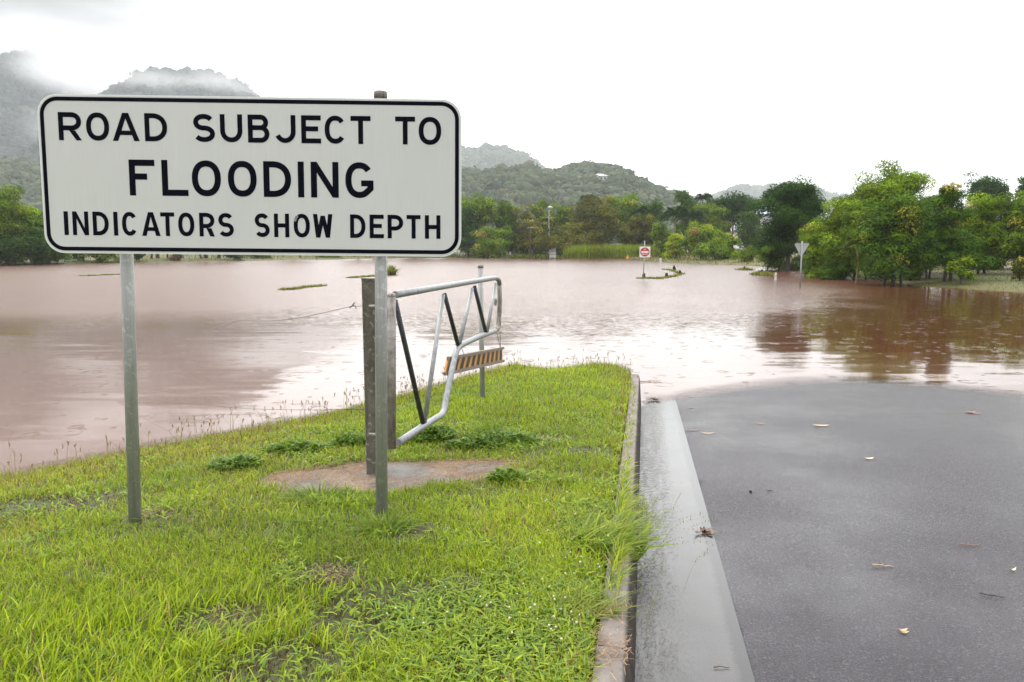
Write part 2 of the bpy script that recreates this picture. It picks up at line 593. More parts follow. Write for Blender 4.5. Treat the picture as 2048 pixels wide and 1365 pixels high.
def build_water():
    m = M('flood_water')
    geo = m.N('ShaderNodeNewGeometry'); P = geo.outputs['Position']
    sp = m.N('ShaderNodeSeparateXYZ'); m.L(P, sp.inputs[0])
    # wind-ruffled belt further out, calm and rain-pocked water close in
    wob = m.noise(P, .045, 3, .5)
    yy = m.math('ADD', sp.outputs['Y'], m.math('MULTIPLY', m.math('SUBTRACT', wob, .5), 16.))
    belt = m.ramp(m.math('MULTIPLY', yy, 1 / 100.), [(.155, 0.), (.23, 1.), (.60, 1.), (.95, .7)])
    patch = m.noise(P, .16, 3, .6)
    # the trees on the right bank shelter the water below them
    sh = m.N('ShaderNodeMapRange'); sh.interpolation_type = 'SMOOTHSTEP'; sh.inputs[1].default_value = -2.0; sh.inputs[2].default_value = 4.5
    m.L(m.math('ADD', m.math('ADD', m.math('SUBTRACT', sp.outputs['X'], 6.0), m.math('MULTIPLY', m.math('SUBTRACT', sp.outputs['Y'], 20.), -.72)), m.math('MULTIPLY', m.math('SUBTRACT', m.noise(P, .35, 4, .65), .5), 9.)), sh.inputs[0])
    belt = m.math('MULTIPLY', belt, m.math('SUBTRACT', 1., m.math('MULTIPLY', sh.outputs[0], .86)))
    chop = m.math('MULTIPLY', belt, m.ramp(m.math('MULTIPLY', sp.outputs['Y'], 1 / 100.), [(.17, .26), (.48, 1.)]))

    def slope(scale, sx, detail, amp, rough=.6):
        # surface tilt taken straight from a noise field, so far ripples keep their steepness
        mp = m.N('ShaderNodeMapping'); mp.inputs['Scale'].default_value = (sx, 1.0, 1); m.L(P, mp.inputs['Vector'])
        n = m.N('ShaderNodeTexNoise'); n.inputs['Scale'].default_value = scale; n.inputs['Detail'].default_value = detail; n.inputs['Roughness'].default_value = rough
        m.L(mp.outputs[0], n.inputs['Vector'])
        a = m.N('ShaderNodeVectorMath', operation='SUBTRACT'); m.L(n.outputs['Color'], a.inputs[0]); a.inputs[1].default_value = (.5, .5, .5)
        b = m.N('ShaderNodeVectorMath', operation='MULTIPLY'); m.L(a.outputs[0], b.inputs[0])
        if isinstance(amp, (int, float)): b.inputs[1].default_value = (amp, amp, 0)
        else:
            c3 = m.N('ShaderNodeCombineXYZ'); m.L(amp, c3.inputs[0]); m.L(amp, c3.inputs[1]); m.L(c3.outputs[0], b.inputs[1])
        return b.outputs[0]

    def vadd(a, b):
        n = m.N('ShaderNodeVectorMath', operation='ADD'); m.L(a, n.inputs[0]); m.L(b, n.inputs[1]); return n.outputs[0]
    near = m.math('SUBTRACT', 1., belt)
    tot = vadd(slope(15., .5, 3, m.math('MULTIPLY', chop, BELT_A)), slope(3.2, .4, 2, m.math('MULTIPLY', chop, BELT_A * .12)))
    tot = vadd(tot, slope(2.2, .22, 3, m.math('ADD', m.math('MULTIPLY', near, CALM_A), .004)))
    # rings of rain drops
    for sc, off, act in ((.95, 0., .45), (1.55, 7.3, .55), (2.6, 3.1, .66)):
        mp = m.N('ShaderNodeMapping'); mp.inputs['Location'].default_value = (off, off * 1.7, 0)
        m.L(P, mp.inputs['Vector'])
        vo = m.N('ShaderNodeTexVoronoi', voronoi_dimensions='2D'); vo.inputs['Scale'].default_value = sc
        m.L(mp.outputs['Vector'], vo.inputs['Vector'])
        s3 = m.N('ShaderNodeSeparateXYZ'); m.L(vo.outputs['Color'], s3.inputs[0])
        R = m.math('ADD', m.math('MULTIPLY', m.math('MULTIPLY', s3.outputs['Y'], s3.outputs['Y']), .13), .015)
        d = m.math('SUBTRACT', m.math('DIVIDE', vo.outputs['Distance'], sc), R)
        g = m.math('MULTIPLY', m.math('POWER', 2.718, m.math('MULTIPLY', m.math('MULTIPLY', d, d), -1500.)), m.math('SINE', m.math('MULTIPLY', d, 110.)))
        on = m.math('MULTIPLY', m.math('MULTIPLY', m.math('GREATER_THAN', s3.outputs['X'], act), near), RING_A)
        g = m.math('MULTIPLY', m.math('MULTIPLY', g, on), m.ramp(m.noise(P, 5.5, 2, .5), [(.40, 0.), (.62, 1.)]))
        dv = m.N('ShaderNodeVectorMath', operation='SUBTRACT'); m.L(mp.outputs['Vector'], dv.inputs[0]); m.L(vo.outputs['Position'], dv.inputs[1])
        nv = m.N('ShaderNodeVectorMath', operation='NORMALIZE'); m.L(dv.outputs[0], nv.inputs[0])
        sv = m.N('ShaderNodeVectorMath', operation='SCALE'); m.L(nv.outputs[0], sv.inputs[0]); m.L(g, sv.inputs['Scale'])
        fl = m.N('ShaderNodeVectorMath', operation='MULTIPLY'); m.L(sv.outputs[0], fl.inputs[0]); fl.inputs[1].default_value = (1, 1, 0)
        tot = vadd(tot, fl.outputs[0])
    up = m.N('ShaderNodeVectorMath', operation='ADD'); m.L(tot, up.inputs[0]); up.inputs[1].default_value = (0, 0, 1)
    no = m.N('ShaderNodeVectorMath', operation='NORMALIZE'); m.L(up.outputs[0], no.inputs[0]); bn = no.outputs[0]
    # reflections put into the mud colour: pale sky on the left, reddish trees right
    refl_tone = m.math('ADD', m.math('MULTIPLY', sp.outputs['X'], .05), m.math('MULTIPLY', m.math('SUBTRACT', m.noise(P, .07, 3, .6), .5), 1.2))
    pk = m.N('ShaderNodeMapRange'); pk.inputs[1].default_value = -.15; pk.inputs[2].default_value = .40; m.L(refl_tone, pk.inputs[0])
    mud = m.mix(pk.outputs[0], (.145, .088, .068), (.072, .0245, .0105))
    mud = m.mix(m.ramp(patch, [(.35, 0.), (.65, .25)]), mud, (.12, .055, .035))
    rough = m.math('ADD', m.math('MULTIPLY', belt, BELT_R), .055)
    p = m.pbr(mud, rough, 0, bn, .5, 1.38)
    # thin see-through film where the water runs out over road and grass
    at = m.N('ShaderNodeAttribute', attribute_name='Col')
    film = m.ramp(m.math('ADD', m.math('MULTIPLY', at.outputs['Fac'], 1.), m.math('MULTIPLY', m.math('SUBTRACT', m.noise(P, 5, 4, .6), .5), .25)), [(.02, .30), (.50, 1.)])
    tr = m.N('ShaderNodeBsdfTransparent'); mx = m.N('ShaderNodeMixShader'); m.L(film, mx.inputs[0]); m.L(tr.outputs[0], mx.inputs[1]); m.L(p.outputs[0], mx.inputs[2])
    m.L(mx.outputs[0], m.out.inputs['Surface'])
    xs = lines(-8, 10, .08, -600, 600, 1.3); ys = lines(4, 15, .08, -60, 420, 1.3)
    X, Y = np.meshgrid(xs, ys); x, y = X.ravel(), Y.ravel()
    u, v = road_uv(x, y)
    rz = zg(v) + np.where(u > GW, .016 + .104 * np.maximum(0, 1 - np.abs((u - CROWN) / 2.9) ** 1.7), .03 * np.clip(u, 0, 1))
    bed = np.where((u > 0) & (u < 6.5), rz, ground_h(x, y))
    dep = np.clip(-bed / .085, 0, 1); dep = np.where((y > 15) | (y < 3), 1, dep)
    nx, ny = len(xs), len(ys)
    i = (np.arange(nx - 1)[None, :] + nx * np.arange(ny - 1)[:, None]).ravel()
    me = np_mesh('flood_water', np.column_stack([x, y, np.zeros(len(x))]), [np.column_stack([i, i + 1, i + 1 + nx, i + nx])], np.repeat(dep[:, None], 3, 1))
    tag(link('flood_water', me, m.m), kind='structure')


build_ground(); build_road(); build_water()
# ---------------------------------------------------------------- lettering
def arc(cx, cy, rx, ry, a0, a1, n=14, e=2.0):
    out = []
    for k in range(n + 1):
        a = RAD(a0 + (a1 - a0) * k / n); c, s = math.cos(a), math.sin(a)
        out.append((cx + rx * math.copysign(abs(c) ** (2 / e), c), cy + ry * math.copysign(abs(s) ** (2 / e), s)))
    return out


def ribbon(pts, s, closed=False):
    P = np.array(pts, float); keep = [0]
    for i in range(1, len(P)):
        if np.linalg.norm(P[i] - P[keep[-1]]) > 1e-5: keep.append(i)
    P = P[keep]
    if closed and np.linalg.norm(P[0] - P[-1]) < 1e-5: P = P[:-1]
    n = len(P); A = []; B = []
    for i in range(n):
        a = P[(i - 1) % n] if (closed or i > 0) else None
        b = P[(i + 1) % n] if (closed or i < n - 1) else None
        t1 = (P[i] - a) if a is not None else (b - P[i])
        t2 = (b - P[i]) if b is not None else t1
        t1 = t1 / np.linalg.norm(t1); t2 = t2 / np.linalg.norm(t2)
        t = t1 + t2; t /= np.linalg.norm(t)
        nn = np.array([-t[1], t[0]]); k = s / 2 / max(.5, nn @ np.array([-t1[1], t1[0]]))
        A.append(P[i] + nn * k); B.append(P[i] - nn * k)
    q = []
    for i in range(n if closed else n - 1):
        j = (i + 1) % n
        q.append([A[i], A[j], B[j], B[i]])
    return q


def glyph(c, w, h, s):
    """list of flat polygons for one capital of width w, height h, stroke s"""
    R = lambda x0, x1, y0, y1: [(x0, y0), (x1, y0), (x1, y1), (x0, y1)]
    m = s / 2
    if c == 'I': return [R(0, w, 0, h)]
    if c == 'T': return [R(0, w, h - s, h), R(w / 2 - m, w / 2 + m, 0, h - s)]
    if c == 'L': return [R(0, s, 0, h), R(s, w, 0, s)]
    if c == 'E': return [R(0, s, 0, h), R(s, w, 0, s), R(s, w, h - s, h), R(s, w * .86, h * .52 - m, h * .52 + m)]
    if c == 'F': return [R(0, s, 0, h), R(s, w, h - s, h), R(s, w * .70, h * .53 - m, h * .53 + m)]
    if c == 'H': return [R(0, s, 0, h), R(w - s, w, 0, h), R(s, w - s, h * .5 - m, h * .5 + m)]
    if c == 'O': return ribbon(arc(w / 2, h / 2, w / 2 - m, h / 2 - m, 0, 360, 44, 2.25), s, True)
    if c in 'CG':
        e = arc(w / 2, h / 2, w / 2 - m, h / 2 - m, 38, 322 if c == 'C' else 338, 36, 2.25)
        if c == 'C': return ribbon(e, s)
        e = arc(w / 2, h / 2, w / 2 - m, h / 2 - m, 38, 330, 36, 2.25)[:-3] + [(w - m, h * .27), (w - m, h * .42)]
        return ribbon(e, s) + [R(w * .56, w, h * .33, h * .33 + s * .95)]
    if c == 'D':
        r = w * .66 - m
        e = [(s, h - m), (w - m - r, h - m)] + arc(w - m - r, h / 2, r, h / 2 - m, 90, -90, 22, 2.2) + [(w - m - r, m), (s, m)]
        return [R(0, s, 0, h)] + ribbon(e, s)
    if c in 'RP':
        mid = h * (.44 if c == 'R' else .42); ry = (h - m - mid) / 2; rx = min(ry * 1.15, w * .5)
        e = [(s, h - m), (w - m - rx, h - m)] + arc(w - m - rx, mid + ry, rx, ry, 90, -90, 16, 2.1) + [(w - m - rx, mid), (s, mid)]
        g = [R(0, s, 0, h)] + ribbon(e, s)
        if c == 'R':
            x0 = w * .46
            g.append([(x0, mid - m), (w - s * 1.12, 0), (w, 0), (x0 + s * 1.12 + w * .02, mid - m)])
        return g
    if c == 'B':
        mid = h * .535; ry = (h - m - mid) / 2; rx = min(ry, w * .4); r2 = (mid - m) / 2; w1 = w * .95
        e1 = [(s, h - m), (w1 - m - rx, h - m)] + arc(w1 - m - rx, mid + ry, rx, ry, 90, -90, 14) + [(w1 - m - rx, mid), (s, mid)]
        rx2 = min(r2, w * .42)
        e2 = [(w1 - m - rx, mid), (w - m - rx2, mid)] + arc(w - m - rx2, m + r2, rx2, r2, 90, -90, 14) + [(w - m - rx2, m), (s, m)]
        return [R(0, s, 0, h)] + ribbon(e1, s) + ribbon(e2, s)
    if c == 'S':
        ry = (h - s) / 4; rx = w / 2 - m
        e = arc(w / 2 - w * .01, h / 2 + ry, rx * .95, ry, 28, 262, 18, 2.1) + arc(w / 2, h / 2 - ry, rx, ry, 82, -150, 18, 2.1)
        return ribbon(e, s)
    if c == 'J':
        rx = w * .5 - m + w * .02; ry = h * .32
        e = [(w - m, h), (w - m, ry + m)] + arc(w - m - rx, ry + m, rx, ry, 0, -155, 16)
        return ribbon(e, s)
    if c == 'U':
        rx = w / 2 - m; ry = rx * 1.05
        e = [(m, h), (m, ry + m)] + arc(w / 2, ry + m, rx, ry, 180, 360, 18, 2.1) + [(w - m, h)]
        return ribbon(e, s)
    if c == 'A':
        t = s * 1.10; a = w / 2 - s * .62
        yb = h * .21; xl = lambda y: a * y / h
        return [[(0, 0), (t, 0), (w / 2 + .0, h * .80), (w / 2, h), (a, h)], [(w, 0), (w - a, h), (w / 2, h), (w / 2, h * .80), (w - t, 0)],
                [(xl(yb) + t * .8, yb), (w - xl(yb) - t * .8, yb), (w - xl(yb + s * .9) - t * .8, yb + s * .9), (xl(yb + s * .9) + t * .8, yb + s * .9)]]
    if c == 'N':
        return [R(0, s, 0, h), R(w - s, w, 0, h), [(s, h), (s, h - s * 1.75), (w - s, 0), (w - s, s * 1.75)]]
    if c == 'W':
        q = w / 4; t = s * 1.04; p = s * .52
        return [[(0, h), (q - p, 0), (q + p, 0), (t, h)], [(q - p, 0), (2 * q - p, h * .93), (2 * q + p, h * .93), (q + p, 0)],
                [(2 * q - p, h * .93), (3 * q - p, 0), (3 * q + p, 0), (2 * q + p, h * .93)], [(3 * q - p, 0), (w - t, h), (w, h), (3 * q + p, 0)]]
    if c == 'Y':
        return [R(w / 2 - m, w / 2 + m, 0, h * .45), [(0, h), (w / 2 - m, h * .45), (w / 2 + m, h * .45), (s * 1.1, h)],
                [(w, h), (w - s * 1.1, h), (w / 2 - m, h * .45), (w / 2 + m, h * .45)]]
    return []


def lettering(name, letters, y0, h, s, off, mat, parent, lift=.0006):
    """letters: (char, x0, x1) in panel metres; panel front faces -Y"""
    mb = MB(); k = 0
    for (c, x0, x1) in letters:
        for poly in glyph(c, x1 - x0, h, s):
            P = [(x0 + p[0], -off - lift - k * .000012, y0 + p[1]) for p in poly]
            a = sum(P[i][0] * P[(i + 1) % len(P)][2] - P[(i + 1) % len(P)][0] * P[i][2] for i in range(len(P)))
            if a < 0: P = P[::-1]
            mb.add(P, [tuple(range(len(P)))]); k = (k + 1) % 30
    return mb.build(name, mat, parent)


def round_rect(w, h, r, n=10):
    P = []
    for cx, cy, a in ((w / 2 - r, h / 2 - r, 0), (-w / 2 + r, h / 2 - r, 90), (-w / 2 + r, -h / 2 + r, 180), (w / 2 - r, -h / 2 + r, 270)):
        for k in range(n + 1):
            t = RAD(a + 90 * k / n); P.append((cx + r * math.cos(t), cy + r * math.sin(t)))
    return P


def _signface():
    m = M('sign_face_white'); v = m.coord(); st = m.coord((60, 1, 1.2))
    n = m.noise(st, 2.2, 3); b = m.noise(v, 1.6, 4); sc = m.noise(m.coord((3, 1, 3)), 34, 2)
    c = m.ramp(n, [(.3, (.545, .547, .535)), (.7, (.575, .577, .565))])
    c = m.mix(m.ramp(b, [(.5, 0.), (.75, .35)]), c, (.50, .505, .50))
    c = m.mix(m.ramp(sc, [(.80, 0.), (.83, .4)]), c, (.36, .36, .34))
    m.pbr(c, .4, 0, m.bump(b, .05, .01), .3)
    return m.m


def _black():
    m = M('black_sign_ink'); v = m.coord(); n = m.noise(v, 160, 2)
    m.pbr(m.ramp(n, [(.72, (.0036, .0040, .0095)), (.80, (.016, .018, .034))]), .7, spec=.04)
    return m.m


MAT['sign_face'] = _signface(); MAT['black'] = _black()
MAT['sign_back'] = plain('aluminium_back', (.42, .43, .44), .45, .3, .06)
MAT['sign_edge'] = plain('aluminium_rim', (.68, .70, .67), .4, .1, .05)


def frame_mesh(mb, w, h, r, t, y):
    A = round_rect(w, h, r); B = round_rect(w - 2 * t, h - 2 * t, r - t); n = len(A)
    V = [(p[0], y, p[1]) for p in A] + [(p[0], y, p[1]) for p in B]
    mb.add(V, [(i, (i + 1) % n, (i + 1) % n + n, i + n) for i in range(n)])


def set_axes(o, origin, right, up):
    from mathutils import Matrix, Vector
    r = Vector(right).normalized(); u = Vector(up); u = (u - r * u.dot(r)).normalized(); b = u.cross(r)   # local x=right, z=up, y=away
    M4 = Matrix(((r.x, b.x, u.x, origin[0]), (r.y, b.y, u.y, origin[1]), (r.z, b.z, u.z, origin[2]), (0, 0, 0, 1)))
    o.matrix_world = M4
    return M4


def build_flood_sign():
    from mathutils import Vector
    root = empty('flood_warning_sign', (0, 0, 0))
    M4 = set_axes(root, (-1.492, 4.337, 2.388), (1, .018, -.010), (.016, .019, .992))
    inv = M4.inverted()
    tag(root, 'big white sign on two galvanised posts reading ROAD SUBJECT TO FLOODING', 'road sign')
    mb = MB(); P = round_rect(2.4, .893, .112, 12)
    mb.plate([(p[0], 0.0, p[1]) for p in P], (0, .004, 0))
    panel = mb.build('sign_panel', MAT['sign_edge'], root)
    mb = MB(); P = round_rect(2.386, .879, .106, 12); mb.add([(p[0], -.0008, p[1]) for p in P], [tuple(range(len(P)))])
    mb.build('sign_face', MAT['sign_face'], panel)
    mb = MB(); frame_mesh(mb, 2.371, .864, .100, .0225, -.0016); mb.build('sign_border', MAT['black'], panel)
    r1 = [('R', -1.085, -.956), ('O', -.929, -.800), ('A', -.782, -.631), ('D', -.600, -.473), ('S', -.326, -.204), ('U', -.174, -.048), ('B', -.017, .105), ('J', .138, .254), ('E', .286, .398), ('C', .419, .540), ('T', .567, .681), ('T', .821, .935), ('O', .955, 1.084)]
    r2 = [('F', -.700, -.554), ('L', -.515, -.366), ('O', -.344, -.179), ('O', -.139, .025), ('D', .064, .222), ('I', .261, .296), ('N', .335, .494), ('G', .533, .694)]
    r3 = [('I', -1.084, -1.059), ('N', -1.035, -.944), ('D', -.920, -.829), ('I', -.801, -.777), ('C', -.753, -.666), ('A', -.641, -.535), ('T', -.533, -.453), ('O', -.432, -.340), ('R', -.311, -.224), ('S', -.202, -.114), ('S', .007, .092), ('H', .118, .205), ('O', .231, .324), ('W', .343, .455), ('D', .556, .645), ('E', .669, .751), ('P', .773, .863), ('T', .883, .964), ('H', .989, 1.079)]
    for row, cuts, y0, h, st in ((r1, (4, 11), .191, .156, .0275), (r2, (), -.114, .202, .0350), (r3, (10, 14), -.343, .135, .0235)):
        e = (0,) + cuts + (len(row),)
        for i in range(len(e) - 1):
            lettering('word', row[e[i]:e[i + 1]], y0, h, st, .0012, MAT['black'], panel)
    # worn patch over the O of SHOW
    mb = MB(); q = np.random.default_rng(3)
    for (cx, cz, rx, rz) in ((.243, -.236, .008, .016), (.252, -.226, .006, .008)):
        mb.add([(cx + rx * (1 + .3 * (q.random() - .5)) * math.cos(a), -.00225, cz + rz * (1 + .3 * (q.random() - .5)) * math.sin(a) + .6 * rx * math.cos(a)) for a in np.linspace(0, 2 * PI, 14)[:-1]], [tuple(range(13))])
    mb.build('scuff_mark', plain('scuffed_film', (.22, .22, .23), .5, 0, .15, 60), panel)
    for z in (.27, -.27):
        MB().box((0, .016, z), (2.2, .022, .045)).build('back_rail', MAT['sign_back'], root)
    for (x0, y0, x1, y1, ztop, capped) in ((253.5, 515, 270.5, 1050, .40, False), (761, 188, 763.5, 1045, .475, True)):
        Y = 4.337 + .072
        a = at_y(x0, y0, Y); b = at_y(x1, y1, Y)
        d = (a - b) / (a[2] - b[2])
        zt = M4 @ Vector((0, 0, ztop)); top = b + d * ((zt.z - b[2]) + (.012 if not capped else .004))
        bot = b - d * (b[2] - gz(b[0], b[1]) + .3)
        pa = inv @ Vector(tuple(bot)); pb = inv @ Vector(tuple(top))
        mb = MB().tube([pa, pb], .0365, 24)
        po = mb.build('post', MAT['galv'], root, True)
        ax = (pb - pa).normalized()
        if capped:
            MB().tube([pb - ax * .035, pb + ax * .002, pb + ax * .010], [.0395, .0395, .034], 24).build('post_cap', MAT['rusty'], po, True)
        for z in (.27, -.27):
            t = (z - pa.z) / (pb.z - pa.z); c = pa + (pb - pa) * t
            MB().tube([(c.x, c.y, c.z - .02), (c.x, c.y, c.z + .02)], .0405, 20).build('clamp', MAT['galv_clean'], po, True)


build_flood_sign()


# ---------------------------------------------------------------- far road signs
def build_no_entry():
    base = at_z(1286.5, 557, 0)
    r = empty('no_entry_sign', (base[0], base[1], 0), RAD(-8))
    tag(r, 'small red and white NO ENTRY sign on a thin post in the water', 'road sign')
    MB().tube([(0, 0, -.6), (.04, 0, 2.24)], .028, 12).build('post', MAT['galv_clean'], r, True)
    c = (.06, -.036, 1.57); w = .64
    P = round_rect(w, w, .04)
    pl = MB(); pl.plate([(c[0] + p[0], c[1], c[2] + p[1]) for p in P], (0, .004, 0))
    panel = pl.build('sign_panel', MAT['white_paint'], r)
    red = plain('red_sign_film', (.48, .012, .02), .4, 0, .05)
    d = MB(); d.add([(c[0] + .27 * math.cos(a), c[1] - .003, c[2] + .27 * math.sin(a)) for a in np.linspace(0, 2 * PI, 41)[:-1]], [tuple(range(40))])
    d.build('red_disc', red, panel)
    b = MB(); b.add([(c[0] + x, c[1] - .006, c[2] + z) for x, z in ((-.215, -.055), (.215, -.055), (.215, .055), (-.215, .055))], [(0, 1, 2, 3)])
    b.build('white_bar', MAT['white_paint'], panel)
    for word, cz, ch, cw in (('NO', .115, .085, .062), ('ENTRY', -.178, .085, .056)):
        n = len(word); tot = n * cw + (n - 1) * .018; x = c[0] - tot / 2; L = []
        for ch_ in word:
            L.append((ch_, x, x + cw)); x += cw + .018
        lettering('word', L, c[2] + cz, ch, .016, -c[1] + .006, MAT['white_paint'], panel)


def build_give_way():
    base = at_z(1600, 575, 0)
    r = empty('give_way_sign', (base[0], base[1], 0), RAD(0))
    tag(r, 'grey back of a downward triangle sign on a post standing in brown water', 'road sign')
    top = at_y(1599.5, 483, base[1])[2]
    MB().tube([(0, 0, -.6), (0, 0, top)], .034, 14).build('post', MAT['galv_clean'], r, True)
    zt = at_y(1600, 487, base[1])[2]; w = .375; hgt = .66; rr = .05
    P = []
    for (cx, cz, a0) in ((w - rr * 1.75, zt - rr, -30), (-w + rr * 1.75, zt - rr, 90), (0, zt - hgt + rr * 2, 210)):
        for k in range(7):
            t = RAD(a0 + 120 * k / 6); P.append((cx + rr * math.cos(t), .042, cz + rr * math.sin(t)))
    mb = MB(); mb.plate(P, (0, .004, 0)); mb.build('sign_panel', MAT['sign_back'], r)
    for x in (-.22, .22):
        MB().tube([(x, .036, zt - .01), (x, .036, zt + .045)], .03, 10).build('bracket', MAT['galv_clean'], r)
    for z in (zt - .10, zt - .42):
        MB().box((0, .037, z), (.24 if z > zt - .2 else .12, .010, .035)).build('clamp', MAT['galv_clean'], r)


def build_direction_board():
    Y = 106.; b = at_z(1105, 517.5, 0)
    Y = b[1]
    x0 = at_y(1099, 500, Y)[0]; x1 = at_y(1112, 500, Y)[0]; zt = at_y(1105, 489.5, Y)[2]
    r = empty('direction_board', ((x0 + x1) / 2, Y, 0)); w = x1 - x0
    tag(r, 'stack of four pale sign boards on two legs beside a thin reddish tree', 'road sign')
    n = 4; h = (zt - .1) / n
    for k in range(n):
        P = round_rect(w, h * .88, .05)
        mb = MB(); mb.plate([(p[0], -.06, .1 + h * (k + .5) + p[1]) for p in P], (0, .02, 0)); pn = mb.build('board', plain('board_grey_white', (.72, .74, .78), .5, 0, .05), r)
        mb = MB(); frame_mesh(mb, w * .96, h * .82, .04, .035, -.0605)
        o = mb.build('board_border', MAT['white_paint'], pn); o.location = (0, 0, .1 + h * (k + .5))
    for x in (-w * .46, w * .3):
        MB().tube([(x, 0, -.5), (x, 0, zt + (.1 if x < 0 else -.05))], .05, 10).build('leg', MAT['white_paint'], r)


build_no_entry(); build_give_way(); build_direction_board()


# guide posts, marker, bollards
def post_at(px, ybase, ytop, label, wpx=3.2, name='guide_post', group='white guide posts along the far shore', cat='post', mat='concrete_post', cap=True, Y=None):
    b = at_z(px, ybase, 0)
    if Y: b = at_y(px, ybase, Y)
    zt = at_y(px, ytop, b[1])[2]; zb = min(gz(b[0], b[1]), 0) - .3
    w = max(.09, wpx / FPX * b[1])
    o = empty(name, (b[0], b[1], zb)); tag(o, label, cat, group)
    MB().box((0, 0, (zt - zb) / 2), (w, w * .5, zt - zb)).build('shaft', MAT[mat], o)
    MB().box((0, -w * .25 - .004, zt - zb - .16), (w * .7, .008, .10)).build('reflector', plain('reflector_dull', (.55, .5, .46), .3), o)
    if cap: MB().box((0, 0, zt - zb + .012), (w * 1.05, w * .55, .022)).build('post_cap', MAT['white_paint'], o)
    return o


for a in ((921.5, 515.5, 502, 'white guide post at the right edge of the big flood sign'),
          (971, 516, 504, 'white guide post just left of the leafy bush in the water'),
          (1020.5, 515.5, 504, 'white guide post right of the leafy bush in the water'),
          (1066, 514.5, 504, 'white guide post between the dark pole and the thin reddish tree'),
          (1146, 516, 506, 'white guide post at the left end of the reeds'),
          (1183, 516.5, 509.5, 'short white guide post in front of the reeds'),
          (1321, 525, 517, 'short white guide post on the bank right of the NO ENTRY sign')):
    post_at(*a)
post_at(1551, 561, 546.5, 'lone white post standing in brown water left of the triangle sign', 3.6, 'guide_post', None)


def build_marker():
    b = at_z(1255.5, 518, 0); o = empty('orange_marker', (b[0], b[1], -.1)); tag(o, 'small orange marker at the water edge left of the NO ENTRY sign', 'road marker')
    MB().box((0, 0, .06), (.42, .42, .12)).build('foot', MAT['dark_wood'], o)
    MB().tube([(0, 0, .12), (0, 0, .35), (0, 0, .36), (0, 0, .62)], [.20, .16, .14, .09], 12).build('body', MAT['orange'], o)


build_marker()


# street light, timber pole
def build_poles():
    b = at_z(1097.5, 516, 0); Y = b[1] + 2
    b = at_y(1097.5, 515, Y); zt = at_y(1097.5, 420, Y)[2]; z0 = gz(b[0], b[1]) - .3
    o = empty('street_light', (b[0], b[1], z0)); tag(o, 'tall pale street light rising among trees behind the stacked boards', 'street light')
    MB().tube([(0, 0, 0), (0, 0, zt - z0)], [.085, .055], 10).build('pole', plain('pale_pole', (.46, .45, .45), .6), o)
    MB().tube([(0, 0, zt - z0), (.12, -.1, zt - z0 + .25)], .05, 8).build('arm', MAT['galv_clean'], o)
    hd = MB().blob((.20, -.15, zt - z0 + .36), (.36, .28, .20), 2, 10, 6, .05).build('lamp_head', plain('lamp_housing', (.50, .48, .50), .5), o)
    b = at_y(1059.5, 512, 108.); zt = at_y(1059, 455, 108.)[2]; z0 = gz(b[0], b[1]) - .3
    o = empty('lamp_pole', (b[0], b[1], z0)); tag(o, 'slim dark brown pole with a short pale crossarm between dense trees', 'pole')
    MB().tube([(0, 0, 0), (-.06, 0, zt - z0)], [.12, .08], 10).build('pole', MAT['bark_red'], o)
    MB().tube([(-.3, 0, zt - z0 - .1), (.6, 0, zt - z0)], .06, 8).build('crossarm', MAT['galv_clean'], o)


build_poles()
